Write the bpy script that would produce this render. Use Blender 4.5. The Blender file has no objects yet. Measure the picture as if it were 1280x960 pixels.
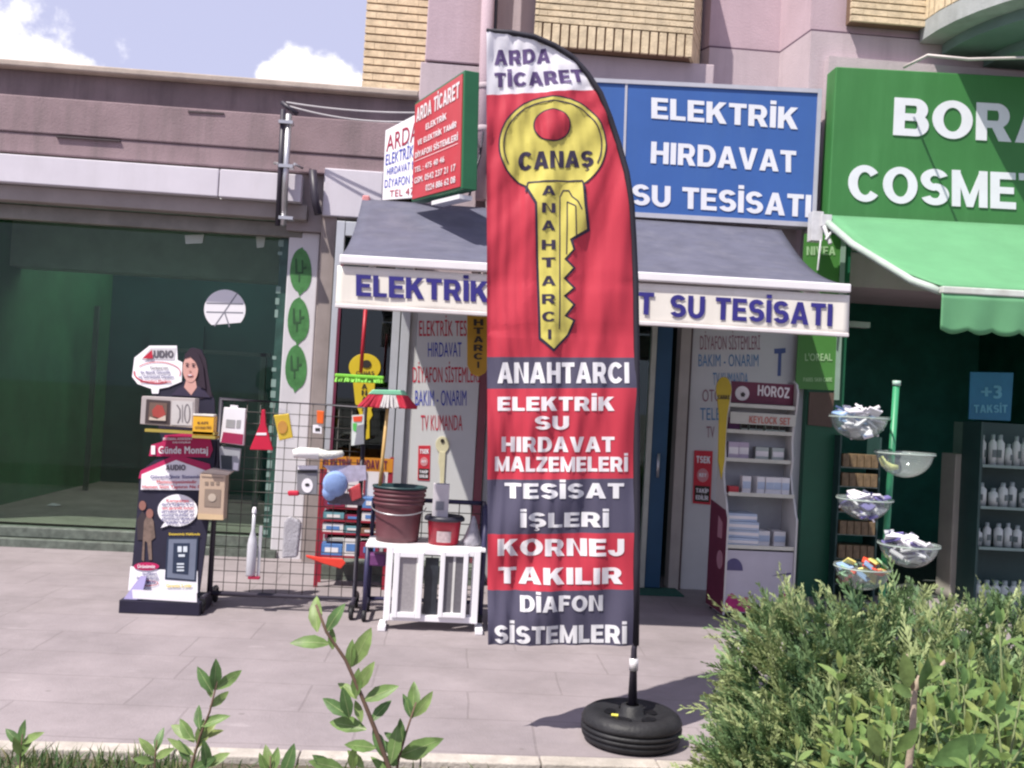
import bpy, bmesh, math, random
from mathutils import Vector, Matrix
random.seed(7)
C = bpy.data.collections.new('place'); bpy.context.scene.collection.children.link(C)
S = bpy.context.scene
R = math.radians

# ---------------------------------------------------------------- camera
F_PX, EYE = 1230.0, 1.5
YAW, PITCH, ROLL = R(4.0), R(1.15), R(3.2)
cam = bpy.data.cameras.new('camera'); camo = bpy.data.objects.new('camera', cam); C.objects.link(camo)
cam.sensor_width = 36.0; cam.lens = 36.0 * F_PX / 1280.0; cam.clip_start = 0.05; cam.clip_end = 2000
f_ = Vector((math.sin(YAW) * math.cos(PITCH), math.cos(YAW) * math.cos(PITCH), math.sin(PITCH)))
r0 = f_.cross(Vector((0, 0, 1))).normalized(); u0_ = r0.cross(f_).normalized()
# rolled anticlockwise, so the picture leans clockwise
r_ = (r0 * math.cos(ROLL) + u0_ * math.sin(ROLL)).normalized(); u_ = r_.cross(f_).normalized()
EYEP = Vector((0, 0, EYE))
camo.matrix_world = Matrix(((r_.x, u_.x, -f_.x, 0), (r_.y, u_.y, -f_.y, 0), (r_.z, u_.z, -f_.z, EYE), (0, 0, 0, 1)))
S.camera = camo

# ---------------------------------------------------------------- world, sun, exposure
SHIFT = Vector((0.47, 0.38, -1.0))            # the way the sunlight travels
sund = (-SHIFT).normalized()
EL = math.asin(sund.z); AZ = math.atan2(sund.x, sund.y)
w = bpy.data.worlds.new('World'); S.world = w; w.use_nodes = True
nt = w.node_tree; N = nt.nodes; L = nt.links
bg = N['Background']; bg.inputs['Strength'].default_value = 0.10
sky = N.new('ShaderNodeTexSky'); sky.sky_type = 'NISHITA'; sky.sun_disc = False
sky.sun_elevation = EL; sky.sun_rotation = AZ; sky.air_density = 1.0; sky.dust_density = 2.0; sky.ozone_density = 3.0
tc = N.new('ShaderNodeTexCoord')
def vm(op, a, b=None, c=None):
    n = N.new('ShaderNodeMath'); n.operation = op
    for i, x in enumerate((a, b, c)):
        if x is None: continue
        if isinstance(x, (int, float)): n.inputs[i].default_value = x
        else: L.new(x, n.inputs[i])
    return n.outputs[0]
def ray(u, v):
    return (f_ + r_ * ((u - 640) / F_PX) - u_ * ((v - 480) / F_PX)).normalized()
nz = N.new('ShaderNodeTexNoise'); nz.inputs['Scale'].default_value = 22; nz.inputs['Detail'].default_value = 8; nz.inputs['Roughness'].default_value = 0.62
L.new(tc.outputs['Generated'], nz.inputs['Vector'])
dens = None
for (u, v, rad, k) in ((35, 102, 0.042, 1.1), (85, 112, 0.035, 1.0), (365, 100, 0.030, 1.1), (410, 112, 0.032, 1.1), (335, 92, .016, .9), (440, 120, .025, 1.0), (200, 106, 0.03, .45), (25, 58, .02, .4), (-250, 80, .2, .9), (-700, -100, .3, .8), (900, -300, .3, .8), (1700, -100, .3, .8)):
    d = N.new('ShaderNodeVectorMath'); d.operation = 'DISTANCE'; L.new(tc.outputs['Generated'], d.inputs[0]); d.inputs[1].default_value = ray(u, v)
    m = vm('MULTIPLY', vm('SUBTRACT', 1.0, vm('DIVIDE', d.outputs['Value'], rad * 1.5)), k)
    dens = m if dens is None else vm('MAXIMUM', dens, m)
dens = vm('ADD', dens, vm('MULTIPLY', vm('SUBTRACT', nz.outputs['Fac'], 0.5), 0.9))
cr = N.new('ShaderNodeMapRange'); cr.interpolation_type = 'SMOOTHSTEP'; L.new(dens, cr.inputs[0]); cr.inputs[1].default_value = 0.28; cr.inputs[2].default_value = 0.5
veil = N.new('ShaderNodeMix'); veil.data_type = 'RGBA'; veil.inputs[0].default_value = 0.8
L.new(sky.outputs[0], veil.inputs[6]); veil.inputs[7].default_value = (5.0, 5.0, 6.9, 1)        # thin bright summer haze
mx = N.new('ShaderNodeMix'); mx.data_type = 'RGBA'; L.new(cr.outputs[0], mx.inputs[0]); L.new(veil.outputs[2], mx.inputs[6]); mx.inputs[7].default_value = (9.5, 9.3, 9.6, 1)
L.new(mx.outputs[2], bg.inputs['Color'])
sl = bpy.data.lights.new('sun', 'SUN'); sl.energy = 5.0; sl.angle = R(0.55); sl.color = (1.0, 0.945, 0.86)
so = bpy.data.objects.new('sun', sl); C.objects.link(so); so.rotation_euler = sund.to_track_quat('Z', 'Y').to_euler(); so.location = (-3, -2, 9)
S.view_settings.view_transform = 'Standard'; S.view_settings.look = 'None'; S.view_settings.gamma = 1; S.view_settings.use_curve_mapping = False
S.view_settings.exposure = 0.5
S.render.engine = 'CYCLES'; S.cycles.use_denoising = True; S.cycles.max_bounces = 6; S.cycles.transparent_max_bounces = 16
S.cycles.caustics_reflective = False; S.cycles.caustics_refractive = False
S.cycles.filter_width = 2.3

# ---------------------------------------------------------------- measuring helpers: a sight line met with a plane of the street
def P(u, v, Y):
    d = f_ + r_ * ((u - 640) / F_PX) - u_ * ((v - 480) / F_PX)
    return EYEP + d * (Y / d.y)
def G(u, v, z=0.0):
    d = f_ + r_ * ((u - 640) / F_PX) - u_ * ((v - 480) / F_PX)
    return EYEP + d * ((z - EYE) / d.z)
def XZ(u, v, Y):
    p = P(u, v, Y); return p.x, p.z

# ---------------------------------------------------------------- materials
MATS = {}
def mat(name, col, rough=0.6, var=0.12, scale=5.0, bump=0.0, metal=0.0, spec=0.4, dirt=0.0, dirtcol=None, trans=0.0, streak=False, bscale=60):
    if name in MATS: return MATS[name]
    m = bpy.data.materials.new(name); m.use_nodes = True; t = m.node_tree; n = t.nodes; l = t.links
    b = n['Principled BSDF']; b.inputs['Roughness'].default_value = rough; b.inputs['Metallic'].default_value = metal
    b.inputs['Specular IOR Level'].default_value = spec
    c = (col[0], col[1], col[2], 1)
    tcn = n.new('ShaderNodeTexCoord')
    a = n.new('ShaderNodeTexNoise'); a.inputs['Scale'].default_value = scale; a.inputs['Detail'].default_value = 6; a.inputs['Roughness'].default_value = .6
    l.new(tcn.outputs['Object'], a.inputs['Vector'])
    mr = n.new('ShaderNodeMapRange'); mr.inputs[1].default_value = .3; mr.inputs[2].default_value = .7; l.new(a.outputs['Fac'], mr.inputs[0])
    mixn = n.new('ShaderNodeMix'); mixn.data_type = 'RGBA'; l.new(mr.outputs[0], mixn.inputs[0])
    mixn.inputs[6].default_value = tuple(x * (1 - var) for x in c[:3]) + (1,); mixn.inputs[7].default_value = tuple(min(1, x * (1 + var)) for x in c[:3]) + (1,)
    out = mixn.outputs[2]
    if dirt > 0:
        a2 = n.new('ShaderNodeTexNoise'); a2.inputs['Scale'].default_value = 1.3 if not streak else 3.0; a2.inputs['Detail'].default_value = 9; a2.inputs['Roughness'].default_value = .7
        mp = n.new('ShaderNodeMapping'); l.new(tcn.outputs['Object'], mp.inputs[0]); l.new(mp.outputs[0], a2.inputs['Vector'])
        if streak: mp.inputs['Scale'].default_value = (1.6, 1.6, .18)
        mr2 = n.new('ShaderNodeMapRange'); mr2.inputs[1].default_value = .47; mr2.inputs[2].default_value = .75; mr2.inputs[4].default_value = dirt; l.new(a2.outputs['Fac'], mr2.inputs[0])
        mx2 = n.new('ShaderNodeMix'); mx2.data_type = 'RGBA'; l.new(mr2.outputs[0], mx2.inputs[0]); l.new(out, mx2.inputs[6])
        mx2.inputs[7].default_value = (dirtcol or (.12, .1, .09)) + (1,); out = mx2.outputs[2]
    l.new(out, b.inputs['Base Color'])
    if bump:
        a3 = n.new('ShaderNodeTexNoise'); a3.inputs['Scale'].default_value = bscale; a3.inputs['Detail'].default_value = 4; l.new(tcn.outputs['Object'], a3.inputs['Vector'])
        bp = n.new('ShaderNodeBump'); bp.inputs['Strength'].default_value = bump; bp.inputs['Distance'].default_value = .01; l.new(a3.outputs['Fac'], bp.inputs['Height']); l.new(bp.outputs[0], b.inputs['Normal'])
    if trans:
        o = n['Material Output']; ts = n.new('ShaderNodeBsdfTranslucent'); l.new(out, ts.inputs['Color'])
        ms = n.new('ShaderNodeMixShader'); ms.inputs[0].default_value = trans; l.new(b.outputs[0], ms.inputs[1]); l.new(ts.outputs[0], ms.inputs[2]); l.new(ms.outputs[0], o.inputs['Surface'])
    MATS[name] = m; return m
def glass(name, tint, refl=1.0, rough=.02):
    if name in MATS: return MATS[name]
    m = bpy.data.materials.new(name); m.use_nodes = True; t = m.node_tree; n = t.nodes; l = t.links
    n.remove(n['Principled BSDF']); o = n['Material Output']
    tr = n.new('ShaderNodeBsdfTransparent'); tr.inputs[0].default_value = tint + (1,)
    gl = n.new('ShaderNodeBsdfGlossy'); gl.inputs['Roughness'].default_value = rough; gl.inputs[0].default_value = (refl, refl, refl, 1)
    fr = n.new('ShaderNodeFresnel'); ge = n.new('ShaderNodeNewGeometry'); io = n.new('ShaderNodeMath'); io.operation = 'MULTIPLY_ADD'   # thin sheet: same Fresnel on both faces
    l.new(ge.outputs['Backfacing'], io.inputs[0]); io.inputs[1].default_value = 1 / 1.5 - 1.5; io.inputs[2].default_value = 1.5; l.new(io.outputs[0], fr.inputs[0])
    ms = n.new('ShaderNodeMixShader'); l.new(fr.outputs[0], ms.inputs[0]); l.new(tr.outputs[0], ms.inputs[1]); l.new(gl.outputs[0], ms.inputs[2]); l.new(ms.outputs[0], o.inputs['Surface'])
    MATS[name] = m; return m
white = mat('white_paint', (.78, .77, .79), .45, .05, dirt=.15, dirtcol=(.5, .48, .47))
paper = mat('white_paper', (.8, .78, .82), .7, .03)
black = mat('black_metal', (.035, .03, .045), .45, .2)
navy = mat('navy_print', (.045, .04, .19), .6, .06)
navyb = mat('blue_print', (.05, .07, .42), .6, .06)
redp = mat('red_print', (.5, .02, .05), .6, .06)
silver = mat('grey_metal', (.5, .5, .52), .35, .1, metal=.7)
dark = mat('dark_interior', (.012, .03, .026), .8, .3, 2)  # greenish interior shade put into the wall colour

# ---------------------------------------------------------------- objects
ORG = {}
def tagit(o, label=None, cat=None, group=None, kind=None):
    if label: o['label'] = label
    if cat: o['category'] = cat
    if group: o['group'] = group
    if kind: o['kind'] = kind
    return o
def thing(name, label, cat, loc=(0, 0, 0), rz=0, group=None):
    o = bpy.data.objects.new(name, None); C.objects.link(o); o.location = loc; o.rotation_euler = (0, 0, rz); o.empty_display_size = .1
    ORG[o.name] = Vector(loc) if rz == 0 else Vector((0, 0, 0))
    return tagit(o, label, cat, group)
class MB:
    def __init__(s): s.v = []; s.f = []; s.m = []; s.sm = []; s.cut = []
    def mark(s): s.cut.append((len(s.v), len(s.f)))     # the next pieces become a part of their own
    def add(s, vs, fs, mi=0, smooth=False):
        k = len(s.v); s.v += [Vector(x) for x in vs]
        for f in fs: s.f.append([i + k for i in f]); s.m.append(mi); s.sm.append(smooth)
        return s
    def quad(s, a, b, c, d, mi=0): return s.add([a, b, c, d], [(0, 1, 2, 3)], mi)
    def box(s, x0, x1, y0, y1, z0, z1, mi=0):
        if x1 < x0: x0, x1 = x1, x0
        if z1 < z0: z0, z1 = z1, z0
        return s.add([(x0, y0, z0), (x1, y0, z0), (x1, y1, z0), (x0, y1, z0), (x0, y0, z1), (x1, y0, z1), (x1, y1, z1), (x0, y1, z1)],
                     [(0, 1, 5, 4), (1, 2, 6, 5), (2, 3, 7, 6), (3, 0, 4, 7), (4, 5, 6, 7), (3, 2, 1, 0)], mi)
    def wbox(s, u0, v0, u1, v1, Y, d, mi=0):            # an upright box whose front, at depth Y, spans those sight lines
        vm_, um_ = (v0 + v1) / 2, (u0 + u1) / 2
        return s.box(P(u0, vm_, Y).x, P(u1, vm_, Y).x, Y, Y + d, P(um_, v0, Y).z, P(um_, v1, Y).z, mi)
    def prism(s, pts, off, mi=0, mside=None):           # a flat outline given a thickness
        n = len(pts); off = Vector(off); a = [Vector(p) for p in pts]; b = [p + off for p in a]; k = len(s.v); s.v += a + b
        s.f.append([k + i for i in range(n)]); s.m.append(mi); s.sm.append(False)
        s.f.append([k + n + i for i in reversed(range(n))]); s.m.append(mi if mside is None else mside); s.sm.append(False)
        for i in range(n):
            j = (i + 1) % n; s.f.append([k + j, k + i, k + n + i, k + n + j]); s.m.append(mi if mside is None else mside); s.sm.append(False)
        return s
    def pprism(s, px, Y, d, mi=0, mside=None):
        return s.prism([P(u, v, Y) for u, v in px], (0, d, 0), mi, mside)
    def tube(s, path, r, n=8, mi=0, cap=True):
        path = [Vector(p) for p in path]; k = len(s.v); rs = r if isinstance(r, (list, tuple)) else [r] * len(path)
        ref = None
        for i, p in enumerate(path):
            d = (path[min(i + 1, len(path) - 1)] - path[max(i - 1, 0)]).normalized()
            if ref is None: ref = Vector((0, 0, 1)) if abs(d.z) < .9 else Vector((1, 0, 0))
            a = d.cross(ref).normalized(); b = d.cross(a).normalized(); ref = a.cross(d).normalized() * 1.0
            for j in range(n):
                t = 2 * math.pi * j / n; s.v.append(p + (a * math.cos(t) + b * math.sin(t)) * rs[i])
        for i in range(len(path) - 1):
            for j in range(n):
                q = (j + 1) % n; s.f.append([k + i * n + j, k + i * n + q, k + (i + 1) * n + q, k + (i + 1) * n + j]); s.m.append(mi); s.sm.append(True)
        if cap:
            s.f.append([k + j for j in reversed(range(n))]); s.m.append(mi); s.sm.append(False)
            e = k + (len(path) - 1) * n; s.f.append([e + j for j in range(n)]); s.m.append(mi); s.sm.append(False)
        return s
    def lathe(s, prof, c, n=32, mi=0, tilt=None):
        c = Vector(c); k = len(s.v)
        for (r, z) in prof:
            for j in range(n):
                t = 2 * math.pi * j / n; p = Vector((r * math.cos(t), r * math.sin(t), z))
                if tilt: p = tilt @ p
                s.v.append(c + p)
        for i in range(len(prof) - 1):
            for j in range(n):
                q = (j + 1) % n; s.f.append([k + i * n + j, k + i * n + q, k + (i + 1) * n + q, k + (i + 1) * n + j]); s.m.append(mi); s.sm.append(True)
        return s
    def ell(s, c, rx, ry, rz, mi=0, n=14, m=9):
        k = len(s.v); c = Vector(c)
        for i in range(m + 1):
            ph = -math.pi / 2 + math.pi * i / m
            for j in range(n):
                t = 2 * math.pi * j / n; s.v.append(c + Vector((rx * math.cos(ph) * math.cos(t), ry * math.cos(ph) * math.sin(t), rz * math.sin(ph))))
        for i in range(m):
            for j in range(n):
                q = (j + 1) % n; s.f.append([k + i * n + j, k + i * n + q, k + (i + 1) * n + q, k + (i + 1) * n + j]); s.m.append(mi); s.sm.append(True)
        return s
    def build(s, name, mats, root=None, bevel=0, local=False, solid=0):
        if not isinstance(mats, (list, tuple)): mats = [mats]
        cuts = [c for c in s.cut if c[1] > 0]
        if cuts:
            ends = [(0, 0)] + sorted(set(cuts)) + [(len(s.v), len(s.f))]; o = None
            for (v0, f0), (v1, f1) in zip(ends, ends[1:]):
                if f1 <= f0: continue
                q = MB(); q.v = s.v[v0:v1]; q.f = [[i - v0 for i in f] for f in s.f[f0:f1]]; q.sm = s.sm[f0:f1]
                used = sorted(set(s.m[f0:f1])); q.m = [used.index(i) for i in s.m[f0:f1]]
                o = q.build(name, [mats[i] for i in used], root, bevel, local, solid)
            return o
        org = Vector((0, 0, 0))
        if root is not None and not local: org = ORG.get(root.name, org)
        if root is None and s.v:
            xs = [p.x for p in s.v]; ys = [p.y for p in s.v]; zs = [p.z for p in s.v]
            org = Vector(((min(xs) + max(xs)) / 2, (min(ys) + max(ys)) / 2, min(zs)))
        me = bpy.data.meshes.new(name); me.from_pydata([tuple(p - org) for p in s.v], [], s.f)
        for m in mats: me.materials.append(m)
        me.polygons.foreach_set('material_index', s.m); me.polygons.foreach_set('use_smooth', s.sm); me.update()
        bm = bmesh.new(); bm.from_mesh(me); bmesh.ops.recalc_face_normals(bm, faces=bm.faces); bm.to_mesh(me); bm.free()
        o = bpy.data.objects.new(name, me); C.objects.link(o)
        if root is not None: o.parent = root
        else: o.location = org
        ORG[o.name] = org if root is None else (ORG.get(root.name, Vector()) if not local else Vector())
        if bevel:
            b = o.modifiers.new('bevel', 'BEVEL'); b.width = bevel; b.segments = 2; b.limit_method = 'ANGLE'; b.angle_limit = R(40)
        if solid:
            b = o.modifiers.new('solid', 'SOLIDIFY'); b.thickness = solid; b.offset = 0
        return o
def copy_tree(o, loc=None, label=None, parent=None, rz=None, scale=None):
    c = o.copy(); C.objects.link(c)
    if parent is not None: c.parent = parent
    if loc is not None: c.location = loc
    if rz is not None: c.rotation_euler = (c.rotation_euler.x, c.rotation_euler.y, rz)
    if scale is not None: c.scale = scale
    if label: c['label'] = label
    for ch in list(o.children): copy_tree(ch, parent=c)
    return c

# ---------------------------------------------------------------- lettering
_tc = {}
def _band(cx, cy, rx, ry, a0, a1, st, hz):
    n = max(5, int(abs(a1 - a0) / 11)); v, f = [], []
    for i in range(n + 1):
        t = R(a0 + (a1 - a0) * i / n); c, s = math.cos(t), math.sin(t); v += [(cx + rx * c, cy + ry * s), (cx + (rx - st) * c, cy + (ry - hz) * s)]
        if i: k = 2 * i; f.append((k - 2, k, k + 1, k - 1))
    return v, f
def _poly(*pts): return list(pts), [tuple(range(len(pts)))]
def _rect(x0, y0, x1, y1): return _poly((x0, y0), (x1, y0), (x1, y1), (x0, y1))
def letter(ch, st):                                   # heavy grotesque capitals, cap height 1: (advance, shapes)
    h = st * .74; r = 1.0
    B, Pl, Rc = _band, _poly, _rect
    if ch == ' ': return .36, []
    if ch == '-': return .4, [Rc(.04, .36, .36, .36 + h)]
    if ch == 'I': return st, [Rc(0, 0, st, 1)]
    if ch == 'İ': return st, [Rc(0, 0, st, 1), Rc(0, 1.08, st, 1.25)]
    if ch == 'L': return .66, [Rc(0, 0, st, 1), Rc(st, 0, .66, h)]
    if ch == 'E': return .72, [Rc(0, 0, st, 1), Rc(st, 0, .72, h), Rc(st, 1 - h, .71, 1), Rc(st, .5 - h * .45, .66, .5 + h * .5)]
    if ch == 'F': return .68, [Rc(0, 0, st, 1), Rc(st, 1 - h, .68, 1), Rc(st, .48 - h * .45, .6, .48 + h * .5)]
    if ch == 'H': return .84, [Rc(0, 0, st, 1), Rc(.84 - st, 0, .84, 1), Rc(st, .5 - h * .5, .84 - st, .5 + h * .5)]
    if ch == 'T': w = .76; return w, [Rc(0, 1 - h, w, 1), Rc(w / 2 - st / 2, 0, w / 2 + st / 2, 1 - h)]
    if ch == 'N': w = .86; return w, [Rc(0, 0, st, 1), Rc(w - st, 0, w, 1), Pl((st, 1), (w - st, .05 + st * .6), (w - st, 0), (st, .95 - st * .6))]
    if ch == 'M': w = 1.0; m = st * .5; return w, [Rc(0, 0, st * .92, 1), Rc(w - st * .92, 0, w, 1), Pl((st * .8, 1), (st * .8, .62), (w / 2 - m * .7, 0), (w / 2, 0), (w / 2, .32)), Pl((w - st * .8, 1), (w / 2, .32), (w / 2, 0), (w / 2 + m * .7, 0), (w - st * .8, .62))]
    if ch == 'A': w = .92; d = st * 1.06; return w, [Pl((0, 0), (d, 0), (w / 2, .70), (w / 2 + d * .5, 1), (w / 2 - d * .5, 1)), Pl((w, 0), (w / 2 + d * .5, 1), (w / 2 - d * .1, 1), (w / 2 - d * .04, .72), (w - d, 0)), Rc(.26, .20, w - .26, .20 + h * .9)]
    if ch == 'V': w = .90; d = st * 1.06; return w, [Pl((0, 1), (w / 2 - d * .5, 0), (w / 2 + d * .5, 0), (w / 2, .30), (d, 1)), Pl((w, 1), (w - d, 1), (w / 2 - d * .04, .28), (w / 2 - d * .1, 0), (w / 2 + d * .5, 0))]
    if ch == 'Y': w = .88; d = st * 1.1; return w, [Rc(w / 2 - st / 2, 0, w / 2 + st / 2, .42), Pl((0, 1), (w / 2 - st / 2, .40), (w / 2 + st / 2, .40), (w / 2, .58), (d, 1)), Pl((w, 1), (w - d, 1), (w / 2 - .02, .56), (w / 2 + st / 2, .40))]
    if ch == 'K': w = .88; d = st * 1.18; return w, [Rc(0, 0, st, 1), Pl((st, .34), (st, .34 + d * .9), (w - d - .03, 1), (w - .02, 1)), Pl((st + .06, .46), (w - d, 0), (w, 0), (st + .06 + d * .62, .46 + d * .78))]
    if ch == 'Z': w = .76; return w, [Rc(0, 1 - h, w, 1), Rc(0, 0, w, h), Pl((0, h), (st * 1.25, h), (w, 1 - h), (w - st * 1.25, 1 - h))]
    if ch == 'O' or ch == 'Ö': w = .96; return w, [B(w / 2, .5, w / 2, .51, 0, 360, st, h)] + ([Rc(.22, 1.1, .40, 1.25), Rc(.56, 1.1, .74, 1.25)] if ch == 'Ö' else [])
    if ch == 'D': w = .86; return w, [Rc(0, 0, st, 1), Rc(st, 1 - h, w - .42, 1), Rc(st, 0, w - .42, h), B(w - .42, .5, .42, .5, -90, 90, st, h)]
    if ch == 'C': w = .88; return w, [B(.46, .5, .46, .51, 38, 322, st, h)]
    if ch in 'GĞ': w = .92; return w, [B(.46, .5, .46, .51, 38, 350, st, h), Rc(.48, .5 - h, w, .5)] + ([B(w / 2, 1.26, .2, .16, 180, 360, .09, .09)] if ch == 'Ğ' else [])
    if ch in 'SŞ':
        w = .80; ry = .25 + h / 4 + .004
        s = [B(w / 2, 1 - ry, w / 2 - .01, ry, 24, 270, st, h), B(w / 2, ry, w / 2, ry, 90, -158, st, h)]
        if ch == 'Ş': s += [Pl((w / 2 - .06, .02), (w / 2 - .06, -.10), (w / 2 + .05, -.06), (w / 2 + .05, .02)), B(w / 2 - .02, -.14, .14, .10, 80, -150, .08, .06)]
        return w, s
    if ch in 'UÜ': w = .84; return w, [Rc(0, .38, st, 1), Rc(w - st, .38, w, 1), B(w / 2, .38, w / 2, .39, 180, 360, st, h)] + ([Rc(.18, 1.1, .35, 1.25), Rc(.5, 1.1, .67, 1.25)] if ch == 'Ü' else [])
    if ch == 'J': w = .68; return w, [Rc(w - st, .34, w, 1), B(w / 2, .34, w / 2, .35, 180, 360, st, h)]
    if ch in 'PRB':
        w = .80; ry = .25 + h / 4 + (.03 if ch != 'B' else 0); cy = 1 - ry; x = w - .30
        s = [Rc(0, 0, st, 1), Rc(st, 1 - h, x, 1), Rc(st, 1 - 2 * ry, x, 1 - 2 * ry + h), B(x, cy, .30, ry, -90, 90, st, h)]
        if ch == 'R': d = st * 1.15; s.append(Pl((.36, 1 - 2 * ry + h * .3), (w - d + .04, 0), (w + .05, 0), (.36 + d * .85, 1 - 2 * ry + h * .5))); w = .85
        if ch == 'B': s += [Rc(st, 0, x + .02, h), B(x + .02, ry, .31, ry, -90, 90, st, h)]; w = .83
        return w, s
    return None
def heavy(txt, bold):
    st = .175 + bold * 2.3; v, f = [], []; x = 0
    for ch in txt:
        g = letter(ch, st)
        for li, (pv, pf) in enumerate(g[1]):
            n = len(v); v += [(x + a, b, li * .6) for a, b in pv]; f += [[i + n for i in q] for q in pf]
        x += g[0] + .085
    x -= .085
    return [(a / x, b, li) for a, b, li in v], f
CAPS = set('ABCÇDEFGĞHIİJKLMNOÖPRSŞTUÜVYZ -') - {'Ç'}
def glyphs(txt, bold):
    key = (txt, bold)
    if key in _tc: return _tc[key]
    if bold > .015 and set(txt) <= CAPS:
        _tc[key] = heavy(txt, bold); return _tc[key]
    def mesh_of(t):
        cu = bpy.data.curves.new('t', 'FONT'); cu.body = t; cu.size = 1; cu.resolution_u = 3; cu.fill_mode = 'FRONT'
        cu.space_character = 1.0 + bold * 1.7
        o = bpy.data.objects.new('t', cu); C.objects.link(o)
        dg = bpy.context.evaluated_depsgraph_get(); me = bpy.data.meshes.new_from_object(o.evaluated_get(dg))
        v = [x.co.copy() for x in me.vertices]; f = [list(p.vertices) for p in me.polygons]
        bpy.data.objects.remove(o); bpy.data.curves.remove(cu); bpy.data.meshes.remove(me); return v, f
    h, _ = mesh_of('H'); top = max(p.y for p in h); bot = min(p.y for p in h)
    v0, f0 = mesh_of(txt); v, f = [], []
    # a heavier face: the letter struck several times, a hair apart in every direction
    k = bold * .8
    for li, (dx, dy) in enumerate(((0, 0), (k, k * .45), (-k, k * .45), (k, -k * .45), (-k, -k * .45)) if bold > .015 else ((0, 0),)):
        n = len(v); v += [(p.x + dx, p.y + dy, li) for p in v0]; f += [[i + n for i in q] for q in f0]
    kk = k * .45 if bold > .015 else 0
    x0 = min(p[0] for p in v); x1 = max(p[0] for p in v)
    v = [((x - x0) / (x1 - x0), (y - bot + kk) / (top - bot + 2 * kk), li) for x, y, li in v]
    _tc[key] = (v, f); return v, f
def bil(q, s, t):                                    # q: tl, tr, br, bl ; t up from the baseline
    tl, tr, br, bl = q
    return (bl * (1 - s) + br * s) * (1 - t) + (tl * (1 - s) + tr * s) * t
def text(mb, txt, q, bold=.03, depth=.006, mi=0, slant=0):
    mb.mark(); v, f = glyphs(txt, bold); q = [Vector(p) for p in q]
    nrm = (q[1] - q[0]).cross(q[3] - q[0]).normalized()
    if nrm.dot(EYEP - q[0]) < 0: nrm = -nrm
    pts = [bil(q, s, t) + nrm * (depth + li * .00025) for s, t, li in v]
    mb.add(pts, f, mi)
    if depth > .008:                                  # raised letters get side walls
        from collections import Counter
        cnt = {}
        for fc in f:
            for i in range(len(fc)):
                a, b = fc[i], fc[(i + 1) % len(fc)]; cnt.setdefault((min(a, b), max(a, b)), []).append((a, b))
        k = len(mb.v); mb.v += [p - nrm * (depth - .0015) for p in pts]; base = k - len(pts)
        for e, li in cnt.items():
            if len(li) == 1:
                a, b = li[0]; mb.f.append([base + b, base + a, k + a, k + b]); mb.m.append(mi); mb.sm.append(False)
    return mb
def ptext(mb, txt, px, Y, bold=.03, depth=.006, mi=0):
    if len(px) == 2: (a, b), (c, d) = px; px = [(a, b), (c, b), (c, d), (a, d)]
    return text(mb, txt, [P(u, v, Y) for u, v in px], bold, depth, mi)
def lines_as_print(mb, px, Y, n, mi=0, fill=.5, depth=.002, jitter=.15):   # rows of tiny unreadable print
    q = [P(u, v, Y) for u, v in px]
    for i in range(n):
        t1 = 1 - i / n; t0 = t1 - fill / n; s = random.uniform(0, jitter)
        while s < 1 - random.uniform(0, jitter):
            e = min(1, s + random.uniform(.08, .2))
            a = [bil(q, s, t1), bil(q, e, t1), bil(q, e, t0), bil(q, s, t0)]
            mb.quad(*[p + Vector((0, -depth, 0)) for p in a], mi); s = e + .03
    return mb
def ellpts(u, v, ru, rv, n=28, a0=0, a1=2 * math.pi):
    return [(u + ru * math.cos(a0 + (a1 - a0) * i / n), v + rv * math.sin(a0 + (a1 - a0) * i / n)) for i in range(n)]

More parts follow.
